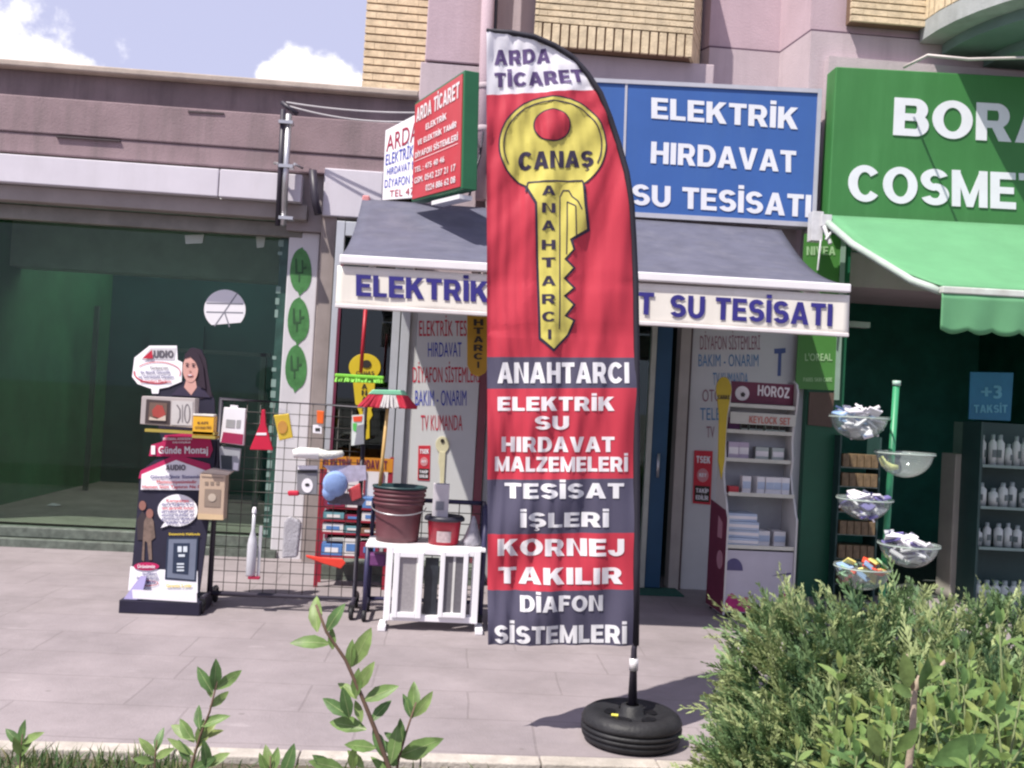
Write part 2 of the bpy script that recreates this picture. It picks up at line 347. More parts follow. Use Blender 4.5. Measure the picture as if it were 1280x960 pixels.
# ================================================================ SETTING: ground
pavm = bpy.data.materials.new('paving'); pavm.use_nodes = True
def _pav():
    t = pavm.node_tree; n = t.nodes; l = t.links; b = n['Principled BSDF']; b.inputs['Roughness'].default_value = .8; b.inputs['Specular IOR Level'].default_value = .25
    tcn = n.new('ShaderNodeTexCoord'); br = n.new('ShaderNodeTexBrick'); mp = n.new('ShaderNodeMapping'); mp.inputs['Rotation'].default_value = (0, 0, R(1.2)); mp.inputs['Location'].default_value = (.23, .12, 0)
    wob = n.new('ShaderNodeTexNoise'); wob.inputs['Scale'].default_value = 1.6; l.new(tcn.outputs['Object'], wob.inputs['Vector'])
    va = n.new('ShaderNodeVectorMath'); va.operation = 'SCALE'; l.new(wob.outputs['Color'], va.inputs[0]); va.inputs['Scale'].default_value = .05
    vb = n.new('ShaderNodeVectorMath'); vb.operation = 'ADD'; l.new(tcn.outputs['Object'], vb.inputs[0]); l.new(va.outputs[0], vb.inputs[1])
    l.new(vb.outputs[0], mp.inputs[0]); l.new(mp.outputs[0], br.inputs['Vector'])
    br.inputs['Scale'].default_value = 1.0; br.inputs['Brick Width'].default_value = .8; br.inputs['Row Height'].default_value = .44; br.inputs['Mortar Size'].default_value = .007; br.inputs['Mortar Smooth'].default_value = .4
    br.offset = .37; br.squash = 1.25; br.squash_frequency = 3
    br.inputs['Color1'].default_value = (.285, .247, .257, 1); br.inputs['Color2'].default_value = (.272, .236, .247, 1); br.inputs['Mortar'].default_value = (.238, .206, .213, 1)
    a = n.new('ShaderNodeTexNoise'); a.inputs['Scale'].default_value = 1.4; a.inputs['Detail'].default_value = 10; a.inputs['Roughness'].default_value = .7; l.new(tcn.outputs['Object'], a.inputs['Vector'])
    mr = n.new('ShaderNodeMapRange'); mr.inputs[1].default_value = .35; mr.inputs[2].default_value = .72; mr.inputs[3].default_value = .8; mr.inputs[4].default_value = 1.13; l.new(a.outputs['Fac'], mr.inputs[0])
    mu = n.new('ShaderNodeVectorMath'); mu.operation = 'SCALE'; l.new(br.outputs['Color'], mu.inputs[0]); l.new(mr.outputs[0], mu.inputs['Scale'])
    # pale scuffs and dark blots
    v2 = n.new('ShaderNodeTexNoise'); v2.inputs['Scale'].default_value = 7; v2.inputs['Detail'].default_value = 3; mp2 = n.new('ShaderNodeMapping'); mp2.inputs['Scale'].default_value = (.5, 1.6, 1); l.new(tcn.outputs['Object'], mp2.inputs[0]); l.new(mp2.outputs[0], v2.inputs['Vector'])
    m2 = n.new('ShaderNodeMapRange'); m2.inputs[1].default_value = .68; m2.inputs[2].default_value = .76; m2.inputs[4].default_value = .35; l.new(v2.outputs['Fac'], m2.inputs[0])
    x2 = n.new('ShaderNodeMix'); x2.data_type = 'RGBA'; l.new(m2.outputs[0], x2.inputs[0]); l.new(mu.outputs[0], x2.inputs[6]); x2.inputs[7].default_value = (.40, .355, .365, 1)
    vo = n.new('ShaderNodeTexVoronoi'); vo.inputs['Scale'].default_value = 3.1; l.new(vb.outputs[0], vo.inputs['Vector'])
    vr = n.new('ShaderNodeMapRange'); vr.inputs[1].default_value = .035; vr.inputs[2].default_value = .055; vr.inputs[3].default_value = .55; vr.inputs[4].default_value = 0; l.new(vo.outputs['Distance'], vr.inputs[0])
    st = n.new('ShaderNodeTexNoise'); st.inputs['Scale'].default_value = .9; st.inputs['Detail'].default_value = 12; st.inputs['Roughness'].default_value = .75; l.new(tcn.outputs['Object'], st.inputs['Vector'])
    sr = n.new('ShaderNodeMapRange'); sr.inputs[1].default_value = .5; sr.inputs[2].default_value = .72; sr.inputs[4].default_value = .55; l.new(st.outputs['Fac'], sr.inputs[0])
    sm = n.new('ShaderNodeMath'); sm.operation = 'MAXIMUM'; l.new(vr.outputs[0], sm.inputs[0]); l.new(sr.outputs[0], sm.inputs[1])
    x3 = n.new('ShaderNodeMix'); x3.data_type = 'RGBA'; l.new(sm.outputs[0], x3.inputs[0]); l.new(x2.outputs[2], x3.inputs[6]); x3.inputs[7].default_value = (.165, .145, .145, 1)
    l.new(x3.outputs[2], b.inputs['Base Color'])
    ns = n.new('ShaderNodeTexNoise'); ns.inputs['Scale'].default_value = 90; ns.inputs['Detail'].default_value = 5; l.new(tcn.outputs['Object'], ns.inputs['Vector'])
    ad = n.new('ShaderNodeMath'); ad.operation = 'MULTIPLY_ADD'; l.new(br.outputs['Fac'], ad.inputs[0]); ad.inputs[1].default_value = -1.5; l.new(ns.outputs['Fac'], ad.inputs[2])
    bp = n.new('ShaderNodeBump'); bp.inputs['Strength'].default_value = .35; bp.inputs['Distance'].default_value = .008; l.new(ad.outputs[0], bp.inputs['Height']); l.new(bp.outputs[0], b.inputs['Normal'])
_pav()
KY = 4.19                                            # front edge of the pavement
soil = mat('soil', (.10, .085, .06), .95, .4, 8, bump=.8)
far_ground = mat('street_ground', (.16, .15, .14), .9, .2, .4)
tagit(MB().quad((-400, -400, -.06), (400, -400, -.06), (400, 400, -.06), (-400, 400, -.06)).build('ground', far_ground), kind='structure')
tagit(MB().box(-30, 30, KY, 9.0, -.05, 0).build('pavement', pavm), kind='structure')
kerbm = mat('kerb_stone', (.42, .38, .34), .85, .2, 9, bump=.5, dirt=.5, dirtcol=(.25, .22, .17))
kb = MB(); x = -8.0
while x < 8:
    kb.box(x, x + .495, KY - .1, KY - .003, -.05, .012 + random.uniform(-.004, .004)); x += .5
tagit(kb.build('kerb', kerbm, bevel=.006), kind='structure')
tagit(MB().box(-30, 30, .3, KY - .103, -.055, -.02).build('flower_bed', soil), kind='structure')
# grass along the bed, thickest at the left end
grassm = [mat('grass_a', (.07, .13, .045), .6, .3, 20, trans=.3), mat('grass_b', (.11, .15, .05), .6, .3, 20, trans=.3), mat('grass_dry', (.3, .27, .14), .7, .2, 20, trans=.2)]
gb = MB()
for i in range(9000):
    x = random.uniform(-3.0, 2.8); y = KY - .11 - abs(random.gauss(0, .45)) - .01
    dense = 1.0 if x < -.9 else .30
    if random.random() > dense or y < 2.3: continue
    h = random.uniform(.03, .085) * (1.0 if x < -.9 else .6); a = random.uniform(0, 6.28); w_ = .004; lx, ly = random.gauss(0, .03), random.gauss(0, .03)
    dx, dy = math.cos(a) * w_, math.sin(a) * w_; z0 = -.02
    gb.add([(x - dx, y - dy, z0), (x + dx, y + dy, z0), (x + dx * .7 + lx * .4, y + dy * .7 + ly * .4, z0 + h * .6), (x - dx * .7 + lx * .4, y - dy * .7 + ly * .4, z0 + h * .6), (x + lx, y + ly, z0 + h)],
           [(0, 1, 2, 3), (3, 2, 4)], 2 if random.random() < .12 else random.choice((0, 1)))
tagit(gb.build('grass', grassm), kind='stuff')

# ================================================================ LOW SHOP BUILDING at the left
mauve = mat('mauve_plaster', (.275, .20, .215), .9, .14, 3, bump=.35, dirt=.75, dirtcol=(.15, .125, .125), streak=True)
mauve2 = mat('mauve_plaster_upper', (.22, .17, .18), .9, .14, 3, bump=.35, dirt=.8, dirtcol=(.12, .095, .10), streak=True)  # darker plaster copy: shade under the coping in the colour, plus stains
beige = mat('coping_stone', (.45, .38, .33), .9, .15, 6, bump=.3, dirt=.3)
pale = mat('pale_panel', (.60, .57, .63), .6, .05, 3, dirt=.25, dirtcol=(.42, .4, .42), streak=True)
taupe = mat('taupe_metal', (.30, .265, .255), .7, .1, 4, dirt=.2)
taupe2 = mat('taupe_plaster', (.34, .30, .31), .85, .1, 4, bump=.2, dirt=.3)
tilem = mat('step_stone', (.11, .13, .11), .6, .4, 14, dirt=.4, dirtcol=(.2, .2, .17))  # stone colour darkened in place of the canopy's shade on the step
YL = 8.95; xg0_ = -4.45
lowb = thing('shop_building', 'low mauve flat roofed shop building with beige coping at the left', 'building', (-3.5, YL, 0))
xl, xr = -12.0, P(519, 160, YL).x
zc = P(260, 100, YL).z; zt = P(260, 108, YL).z
zled = P(260, 141, YL).z; zmid = P(260, 186, YL).z; zcan = P(190, 203, YL).z
MB().box(xl, xr + .02, YL - .17, 9.5, zt, zc).build('coping', beige, lowb, bevel=.012)
MB().box(xl, xr, YL - .06, YL + .3, zled, zt - .004).build('parapet', mauve2, lowb)
fm = MB().box(xl, xr, YL - .13, YL + .3, zmid, zled - .003)
fm.box(xl, xr, YL - .118, YL + .3, zcan - .02, zmid - .003)
# a flaking ledge and patched cracks across the fascia
fm.build('fascia', mauve, lowb, bevel=.01)
cr = MB()
for (u0, v0, u1, v1) in ((70, 169, 150, 175), (235, 138, 280, 141)):
    a, b = P(u0, v0, YL - .14), P(u1, v1, YL - .14); cr.prism([a, b, b + Vector((0, 0, -.012)), a + Vector((0, 0, -.016))], (0, .05, 0))
cr.build('plaster_crack', mat('crack_dark', (.07, .055, .06), .9), lowb)
rf = MB().box(xl, xr, 9.0, 10.65, zt - .35, zt - .02); rf.box(xl, xr, 13.2, 13.5, zt - .35, zt - .02); rf.box(xl, xg0_, 10.65, 13.2, zt - .35, zt - .02); rf.build('roof', taupe, lowb)
MB().quad((xg0_, 10.65, zt - .2), (xr, 10.65, zt - .2), (xr, 13.2, zt - .2), (xg0_, 13.2, zt - .2)).build('added_skylight', mat('added_milky_sheet', (.9, .94, .92), .5, .02, trans=.92), lowb)  # unseen translucent roof sheet, added to light the room behind the glass
# pale sheet canopy over the shop front
YC = 8.74
zca, zcb = P(190, 205, YC).z, P(190, 240, YC).z
xcr = P(377, 230, YC).x
cb = MB().box(xl, P(274, 220, YC).x - .004, YC, YL - .095, zcb, zca); cb.box(P(274, 220, YC).x + .004, xcr, YC, YL - .095, zcb, zca)
cb.build('canopy_fascia', pale, lowb, bevel=.008)
zso = P(190, 262, 8.82).z
MB().box(xl, xcr + .05, 8.82, 8.97, zso, zcb - .004).build('canopy_soffit', taupe, lowb, bevel=.01)
MB().box(xl, xcr, 8.975, 9.06, zso - .14, zso - .004).build('shutter_rail', mat('shutter_rail_metal', (.2, .19, .17), .5, .2, metal=.3), lowb, bevel=.01)
# step, floor and room behind the glass
zstep = .17
YS = 8.95
sb = MB().box(xl, P(345, 690, YS).x, YS, 9.3, -.05, .075); sb.box(xl, P(345, 690, YS).x, YS + .06, 9.3, .079, zstep)
sb.build('step', tilem, lowb, bevel=.008)
xg0, xg1 = -4.45, P(347, 480, 9.1).x
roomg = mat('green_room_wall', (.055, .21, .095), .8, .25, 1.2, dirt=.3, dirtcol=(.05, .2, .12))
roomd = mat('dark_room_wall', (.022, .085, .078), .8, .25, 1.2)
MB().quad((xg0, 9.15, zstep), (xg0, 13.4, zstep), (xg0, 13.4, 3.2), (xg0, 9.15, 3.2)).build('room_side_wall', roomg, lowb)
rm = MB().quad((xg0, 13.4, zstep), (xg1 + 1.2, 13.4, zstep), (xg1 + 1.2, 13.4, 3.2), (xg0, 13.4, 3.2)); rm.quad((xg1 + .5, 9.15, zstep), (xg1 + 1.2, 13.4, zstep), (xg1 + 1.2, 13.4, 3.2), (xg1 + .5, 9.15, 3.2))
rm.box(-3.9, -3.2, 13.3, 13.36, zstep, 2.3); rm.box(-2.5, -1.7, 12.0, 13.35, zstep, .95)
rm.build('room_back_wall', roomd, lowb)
MB().quad((xg0, 9.15, zstep), (xg1 + 1.2, 9.15, zstep), (xg1 + 1.2, 13.4, zstep), (xg0, 13.4, zstep)).build('room_floor', mat('room_floor_tiles', (.34, .31, .28), .5, .25, 3, dirt=.5), lowb)
MB().quad((xg0, 9.15, 3.2), (xg1 + 1.2, 9.15, 3.2), (xg1 + 1.2, 10.65, 3.2), (xg0, 10.65, 3.2)).quad((xg0, 13.2, 3.2), (xg1 + 1.2, 13.2, 3.2), (xg1 + 1.2, 13.4, 3.2), (xg0, 13.4, 3.2)).build('room_ceiling', mat('room_ceiling_paint', (.3, .4, .34), .8), lowb)  # ceiling gap added under the roof sheet, to let its light in
rb = MB().box(xg0, xg1, 10.3, 10.6, 2.62, 3.15); rb.build('ceiling_beam', mat('room_beam', (.3, .4, .34), .8), lowb)
fr = MB().box(-4.25, -4.2, 12.2, 12.26, zstep, 2.4); fr.box(-3.0, -2.94, 10.9, 10.96, zstep, 1.9); fr.box(-3.0, -1.9, 10.9, 10.95, 1.86, 1.9); fr.box(-2.0, -1.94, 10.9, 10.96, zstep, 1.9)
fr.build('inner_partition_frame', mat('inner_frame_metal', (.10, .16, .13), .4, metal=.3), lowb)
MB().wbox(-300, 262, 347, 668, 9.1, .012).build('shop_window', glass('shop_glass', (.80, .87, .82), .45), lowb)
mul = MB().wbox(340, 268, 358, 690, 9.04, .08); mul.build('window_mullion', mat('dark_green_frame', (.03, .075, .06), .3, .3, 10), lowb)
mk = MB()
for i in range(26):
    v = 300 + i * 14.5; u = 352 - (v - 280) * .052
    if random.random() < .8: mk.wbox(u - 3, v, u + random.uniform(1, 4), v + random.uniform(4, 10), 9.037, .002)
mk.build('mullion_sticker', mat('faded_lettering', (.2, .29, .26), .7), lowb)
# white pilaster
Yp = 8.98
pl = MB(); a = [(366, 290), (397, 290), (372, 694), (336, 692)]
x0, x1 = P(372, 400, Yp).x - .12, P(372, 400, Yp).x + .155
pl.box(x0, x1, Yp, 9.4, -.02, P(370, 290, Yp).z); pl.build('pilaster', mat('white_pilaster', (.62, .60, .63), .6, .06, 3, dirt=.25, dirtcol=(.4, .39, .39), streak=True), lowb, bevel=.01)
pu = MB().box(x0 - .02, x1 + .06, Yp - .06, 9.4, P(370, 290, Yp).z + .004, zmid); pu.build('pilaster_head', taupe2, lowb)
lst = mat('leaf_sticker_green', (.06, .20, .06), .5, .25, 14); lst2 = mat('leaf_sticker_ink', (.03, .09, .035), .6)
for (u, v) in ((376, 338), (373, 400), (370, 459)):
    s = MB(); pts = []
    for i in range(24):
        t = 2 * math.pi * i / 24; pts.append((u + 13.5 * math.sin(t) * (1 - .1 * math.cos(t)) + (v - 338) * 0, v - 27 * math.cos(t) * (1 + .06 * abs(math.sin(t)))))
    pts[12] = (u - 2, v + 32); pts[0] = (u + 2, v - 29)
    s.pprism(pts, Yp - .004, .003); o = s.build('leaf_sticker', [lst], lowb)
    k = MB()
    k.pprism([(u - 7, v - 14), (u - 5, v - 15), (u - 4, v + 2), (u + 1, v + 2), (u + 1, v - 13), (u + 3, v - 13), (u + 3, v - 4), (u + 7, v - 5), (u + 7, v - 2), (u + 3, v - 1), (u + 3, v + 4), (u - 1, v + 4), (u - 1, v + 14), (u - 3, v + 14), (u - 3, v + 5), (u - 7, v + 4)], Yp - .0065, .002)
    k.build('sticker_print', lst2, o)
# grey strip and panel between the two shops
MB().box(P(400, 450, 8.84).x - .06, P(400, 450, 8.84).x + .075, 8.84, 9.3, -.02, zmid - .01).build('corner_post', mat('brown_grey_post', (.30, .25, .24), .7, .15, 4, dirt=.3, streak=True), lowb, bevel=.008)
MB().wbox(404, 212, 478, 272, 8.80, .16).build('end_panel', pale, lowb, bevel=.01)
# things on the glass
sgt = MB(); pts = ellpts(281, 387, 26, 25, 28, math.pi * .72, math.pi * 2.28); sgt.pprism(pts, 9.085, .004)
for (a, b) in (((258, 379), (304, 380)), ((258, 390), (304, 391)), ((268, 408), (297, 366)), ((281, 391), (287, 409))):
    p, q = P(*a, 9.084), P(*b, 9.084); d = (q - p).normalized().cross(Vector((0, 1, 0))) * .006; sgt.quad(p - d, q - d, q + d, p + d, 1)
tagit(sgt.build('window_sticker', [paper, mat('grey_print', (.22, .22, .26), .6)]), 'round white sticker with a flat lower edge on the dark shop window', 'sticker')
for (u, v, w_, h, s) in ((243, 299, 12, 5, 'torn white paper scrap taped high on the dark shop window'), (326, 302, 6, 7, 'small square paper note high on dark glass beside the pilaster')):
    tagit(MB().pprism([(u - w_, v - h), (u + w_, v - h - 1), (u + w_ - 2, v + h), (u - w_ + 1, v + h + 1)], 9.086, .003).build('paper_note', mat('old_paper', (.42, .48, .43), .8)), s, 'paper note')
# steel conduit mast with cables
ms = thing('conduit_mast', 'twin steel conduit pipes standing up the fascia left of the leaf pilaster', 'pipe', tuple(P(356, 275, 8.62)))
for du, r, m, nm in ((-4, .022, black, 'dark_pipe'), (3, .028, silver, 'steel_pipe')):
    MB().tube([P(358 + du, 137 + (0 if du < 0 else 6), 8.62), P(351 + du, 282, 8.62)], r, 10).build(nm, m, ms)
cl = MB()
for v in (150, 205, 270): cl.mark(); cl.wbox(348, v, 366, v + 4, 8.58, .09)
cl.mark(); cl.tube([P(368, 205, 8.62), P(378, 210, 8.75)], .012); cl.mark(); cl.tube([P(352, 205, 8.62), P(343, 204, 8.7)], .012)
cl.build('clamp', silver, ms)
MB().tube([P(352, 128, 8.62), P(372, 143, 8.62)], .02).build('cross_bracket', black, ms)
MB().tube([P(391, 213, 8.72), P(394, 250, 8.72), P(398, 268, 8.72)], .035, 8).build('cable_duct', black, lowb)
for i, (a, b, sag, lab) in enumerate((((358, 128), (530, 141), 4, 'upper thin grey cable strung from the conduit mast to the red sign'), ((362, 133), (520, 152), 7, 'lower sagging white cable strung from the conduit mast to the red sign'))):
    pa, pb = P(*a, 8.62), P(*b, 8.45); path = [pa.lerp(pb, t / 12) + Vector((0, 0, -sag / 150 * 4 * (t / 12) * (1 - t / 12))) for t in range(13)]
    tagit(MB().tube(path, .008, 6).build('cable', mat('cable_grey', (.42, .4, .42), .5)), lab, 'cable')

# ================================================================ TALL BUILDING
pink = mat('pink_render', (.48, .365, .41), .9, .07, 2.5, bump=.25, dirt=.45, dirtcol=(.33, .25, .28), streak=True)
pinkg = mat('grey_pink_render', (.48, .40, .43), .9, .07, 2.5, bump=.25, dirt=.5, dirtcol=(.31, .26, .28), streak=True)
def brickmat(name, c):
    return mat(name, c, .85, .22, 11, bump=.5, dirt=.25, dirtcol=(.3, .2, .1))
brk = brickmat('yellow_brick', (.66, .54, .37)); mort = mat('brick_joint', (.17, .105, .07), .95)
tall = thing('apartment_building', 'pink rendered apartment block with yellow brick balconies over the shops', 'building', (3, 9, 0))
ztop = 9.0
def courses(mb, path, z0, z1, pitch=.068, gap=.016, th=.03):     # brick courses laid along a plan polyline, joints raked back
    n = int((z1 - z0) / pitch)
    for i in range(n):
        a = z0 + i * pitch
        for (p, q) in zip(path, path[1:]):
            p, q = Vector((p[0], p[1], 0)), Vector((q[0], q[1], 0)); d = (q - p); ln = d.length; d.normalize(); nr = Vector((d.y, -d.x, 0))
            off = (.11 if i % 2 else 0); s = -off
            while s < ln:
                s0, s1 = max(0, s), min(ln, s + .216)
                if s1 - s0 > .01:
                    k = random.uniform(-.002, .002)
                    pa, pb = p + d * s0, p + d * s1
                    mb.prism([pa + nr * k + Vector((0, 0, a)), pb + nr * k + Vector((0, 0, a)), pb + nr * k + Vector((0, 0, a + pitch - gap)), pa + nr * k + Vector((0, 0, a + pitch - gap))], -nr * th)
                s += .219
        
def soldiers(mb, path, z0, z1, w_=.062, gap=.018, th=.03):
    for (p, q) in zip(path, path[1:]):
        p, q = Vector((p[0], p[1], 0)), Vector((q[0], q[1], 0)); d = (q - p); ln = d.length; d.normalize(); nr = Vector((d.y, -d.x, 0)); s = 0
        while s < ln - .02:
            pa, pb = p + d * s, p + d * min(ln, s + w_)
            mb.prism([pa + Vector((0, 0, z0)), pb + Vector((0, 0, z0)), pb + Vector((0, 0, z1)), pa + Vector((0, 0, z1))], -nr * th); s += w_ + gap
# brick flank rising behind the low roof
xa, xb = P(455, 60, 10.4).x, P(528, 60, 10.4).x
bA = MB(); courses(bA, [(xa, 10.4), (xb + .3, 10.4)], 3.6, 6.6, .082, .018); bA.build('brick_flank', brk, tall)
MB().box(xa + .01, xb + .3, 10.415, 14, 3.4, ztop).build('flank_wall', mort, tall)
# wall planes of the upper floors and over the shop front
MB().box(P(527, 60, 9.0).x, P(606, 60, 9.0).x, 9.0, 10.35, 2.6, P(560, 78, 9.0).z - .012).build('pier', pinkg, tall, bevel=.01)
MB().box(P(532, 60, 9.0).x, P(606, 60, 9.0).x, 8.99, 10.35, P(560, 78, 9.0).z, ztop).build('pier', pink, tall, bevel=.01)
MB().box(P(606, 60, 9.2).x, P(900, 60, 9.2).x, 9.2, 9.6, 2.55, ztop).build('wall', pinkg, tall)
# balcony with splayed brick ends
yB = 8.6
bx0, bx1 = P(668, 40, yB).x, P(866, 40, yB).x
zB0 = P(790, 65, yB).z; zB1 = P(790, 36, yB).z
pth = [(bx0 + .05, 9.1), (bx0, yB), (bx1, yB), (bx1 + .2, 9.1)]
bb = MB(); soldiers(bb, pth, zB0, zB1 - .012); courses(bb, pth, zB1, zB1 + 1.1, .058, .013); bb.build('balcony_brickwork', brk, tall)
def solid_path(pth, z0, z1, inset, yback):
    mb = MB(); pts = [Vector((x + (inset if i == 1 else -inset if i == len(pth) - 2 else 0), y + inset, z0)) for i, (x, y) in enumerate(pth)]
    return mb.prism(pts, (0, 0, z1 - z0))
solid_path(pth, zB0 + .005, zB1 + 1.1, .016, 9.1).build('balcony_wall', mort, tall)
MB().box(bx0 + .02, bx1 + .25, yB + .14, 9.19, zB0 - .35, zB0 - .001).build('balcony_underside', pinkg, tall, bevel=.01)
# recess with splayed cheeks
ya, yb = 9.0, 8.42
xq = [P(878, 60, 9.05).x, P(887, 60, ya).x, P(975, 60, ya).x, P(1013, 60, yb).x, P(1062, 60, yb).x, P(1180, 60, yb).x + 6]
zl = P(930, 60, ya).z
for (z0, z1, d, m, nm) in ((2.7, zl - .02, .0, pinkg, 'recess_wall'), (zl, ztop, .03, pink, 'recess_wall')):
    mb = MB(); pl_ = [(xq[0], 9.12 + d), (xq[1], ya + d), (xq[2], ya + d), (xq[3], yb + d), (xq[5], yb + d), (xq[5], 9.6), (xq[0], 9.6)]
    mb.prism([Vector((x, y, z0)) for x, y in pl_], (0, 0, z1 - z0)); mb.build(nm, m, tall)
gl_ = MB(); pl_ = [(xq[0], 9.12), (xq[1], ya), (xq[2], ya), (xq[3], yb), (xq[4], yb)]
for (p, q) in zip(pl_, pl_[1:]): gl_.prism([Vector((p[0], p[1] + .005, zl - .019)), Vector((q[0], q[1] + .005, zl - .019)), Vector((q[0], q[1] + .005, zl - .001)), Vector((p[0], p[1] + .005, zl - .001))], (0, .1, 0))
gl_.build('ledge_joint', mat('joint_dark', (.12, .08, .11), .9), tall)  # dark strip along the ledge line
# right brick band and the curved balcony
bC = MB(); xc0, xc1 = P(1064, 20, 8.3).x, P(1157, 20, 8.3).x; zC = P(1110, 29, 8.3).z
courses(bC, [(xc0, 8.3), (xc1, 8.3)], zC, zC + 1.4, .06, .013); bC.build('brick_band', brk, tall)
MB().box(xc0 + .01, xc1, 8.316, yb + .02, zC + .004, zC + 1.4).build('brick_band_core', mort, tall)
cx, cy, rr = xc1 + 1.55, 8.32, 1.55
arc = [(cx - rr * math.cos(R(t)), cy - rr * math.sin(R(t)) * 1.05) for t in range(0, 96, 8)] + [(cx + 4, cy - rr * 1.05)]
zb = P(1157, 48, 8.3).z
concr = mat('balcony_concrete', (.36, .38, .38), .85, .15, 5, bump=.3, dirt=.4, dirtcol=(.2, .22, .2), streak=True)
soff = mat('balcony_soffit_paint', (.17, .25, .23), .85, .12, 2, dirt=.4, dirtcol=(.1, .15, .14))
MB().prism([Vector((x, y, zb)) for x, y in arc] + [Vector((cx + 4, 8.41, zb)), Vector((xc1 + .01, 8.41, zb))], (0, 0, .16)).build('balcony_slab', concr, tall)
sl2 = MB(); cc = Vector((cx + .6, cy + .2, 0))
for (k0, dz0, dz1) in ((.9, .0, -.09), (.72, -.09, -.17)):
    pts = [Vector((cc.x + (x - cc.x) * k0, min(8.40, cc.y + (y - cc.y) * k0), zb + dz0 - .002)) for x, y in arc]
    sl2.prism(pts + [Vector((pts[-1].x, 8.405, zb + dz0 - .002)), Vector((pts[0].x, 8.405, zb + dz0 - .002))], (0, 0, dz1 - dz0 + .002))
sl2.build('balcony_soffit', soff, tall)
bD = MB(); soldiers(bD, arc, zb + .17, zb + .42); courses(bD, arc, zb + .44, zb + 1.2); bD.build('curved_brickwork', brk, tall)
MB().prism([Vector((cx + (x - cx) * .985, cy + (y - cy) * .985, zb + .165)) for x, y in arc] + [Vector((cx + 4, 8.41, zb + .165)), Vector((xc1 + .03, 8.41, zb + .165))], (0, 0, 1.0)).build('curved_balcony_core', mort, tall)
# drain pipes
dp = thing('drain_pipe', 'pink painted drain pipe running down the wall behind the feather flag', 'pipe', tuple(P(606, 300, 8.85)))
MB().tube([P(618, -200, 8.85), P(607, 80, 8.85), P(602, 250, 8.85)], .06, 14).build('pipe', pink, dp)
MB().tube([P(628, -200, 8.9), P(618, 40, 8.9), P(612, 140, 8.9)], .022, 8).build('thin_pipe', black, dp)
cp = MB()
for v in (112, 165): cp.lathe([(.066, 0), (.072, .01), (.072, .04), (.066, .05)], P(607 - (v - 80) * .03, v, 8.85), 14)
cp.build('pipe_collar', pinkg, dp)
sw = [P(604, 165, 8.75), P(600, 195, 8.7), P(592, 222, 8.6), P(586, 248, 8.5)]
tagit(MB().tube(sw, .012, 6).build('sign_cable', black), 'black cable drooping from the drain pipe to the red projecting sign', 'cable')

# ---------------------------------------------------------------- hardware shop front (part of the tall building)
YF = 8.3
wood = mat('shop_white_board', (.56, .57, .57), .6, .05, 3, dirt=.12, dirtcol=(.5, .49, .48), streak=True)
MB().box(P(478, 240, YF).x, P(1042, 240, YF).x, YF + .2, 9.18, 2.38, 2.548).build('lintel', taupe2, tall)
MB().box(P(610, 240, 8.5).x, P(1042, 240, 8.5).x, 8.5, 9.19, 2.552, P(800, 180, 8.5).z).build('shop_fascia', pinkg, tall)
# plinth under the window and the window
xw0, xw1 = P(417, 450, YF).x, P(493, 450, YF).x
MB().box(xw0, P(608, 600, YF).x, YF - .25, YF + .5, -.02, .14).build('plinth', tilem, tall, bevel=.01)
wf = MB()
wf.box(xw0 - .04, xw0 + .03, YF, YF + .09, .144, 2.95); wf.box(xw1 - .035, xw1 + .03, YF - .01, YF + .09, .144, 2.95)
wf.box(xw0 + .032, xw1 - .037, YF + .005, YF + .085, 2.83, 2.95); wf.box(xw0 + .032, xw1 - .037, YF + .005, YF + .085, 2.66, 2.7); wf.box(xw0 + .032, xw1 - .037, YF + .005, YF + .085, .144, .3)
wf.box(xw1 + .04, xw1 + .115, YF - .02, YF + .09, .144, 2.95)
wf.build('window_frame', mat('aluminium_frame', (.55, .57, .6), .35, .06, metal=.4), tall, bevel=.004)
MB().box(xw0 + .012, xw0 + .036, YF - .012, YF + .004, .3, 2.66).build('window_seal', mat('maroon_seal', (.14, .02, .05), .6), tall)
MB().box(xw0 + .03, xw1 - .035, YF + .04, YF + .048, .3, 2.66).build('window_pane', glass('window_glass', (.55, .66, .62)), tall)
MB().quad((xw0 - .1, 9.25, 0), (xw1 + .12, 9.25, 0), (xw1 + .12, 9.25, 3), (xw0 - .1, 9.25, 3)).quad((xw1 + .12, 8.4, 0), (xw1 + .12, 9.25, 0), (xw1 + .12, 9.25, 3), (xw1 + .12, 8.4, 3)).quad((xw0 - .05, 8.4, 0), (xw0 - .05, 9.25, 0), (xw0 - .05, 9.25, 3), (xw0 - .05, 8.4, 3)).build('display_back', dark, tall)
xbL, xbR = P(516, 500, YF).x, P(598, 500, YF).x
MB().box(xbL, xbR, YF + .01, YF + .1, .144, 2.376).build('lettered_board', wood, tall, bevel=.004)
lt = MB()
lb_ = ((0, 'ELEKTRİK TESİSAT', (524, 401), (604, 420), redp), (1, 'HIRDAVAT', (535, 428), (577, 446), navyb), (0, 'DİYAFON SİSTEMLERİ', (516, 459), (600, 478), redp), (1, 'BAKIM - ONARIM', (519, 488), (583, 507), navyb), (0, 'TV KUMANDA', (526, 519), (578, 538), redp))
for (mi, t, a, b, m) in lb_: ptext(lt, t, (a, b), YF + .01, .012, .003, mi)
lt.build('lettering', [redp, navyb], tall)
MB().box(xw1 + .117, xbL - .002, YF + .02, YF + .1, .144, 2.376).build('window_trim', mat('pale_trim', (.45, .45, .46), .5), tall)
MB().box(xbR + .004, xbR + .07, YF, YF + .12, .144, 2.376).build('board_trim', mat('dark_red_trim', (.2, .06, .08), .6), tall)
xd0, xd1 = xbR + .08, P(843, 560, YF).x
MB().box(xd0, xd0 + .08, YF + .02, YF + .7, -.01, 2.376).build('door_jamb', mat('grey_jamb', (.34, .35, .36), .5, .1), tall)
xr0, xr1 = xd1, P(1002, 560, YF).x
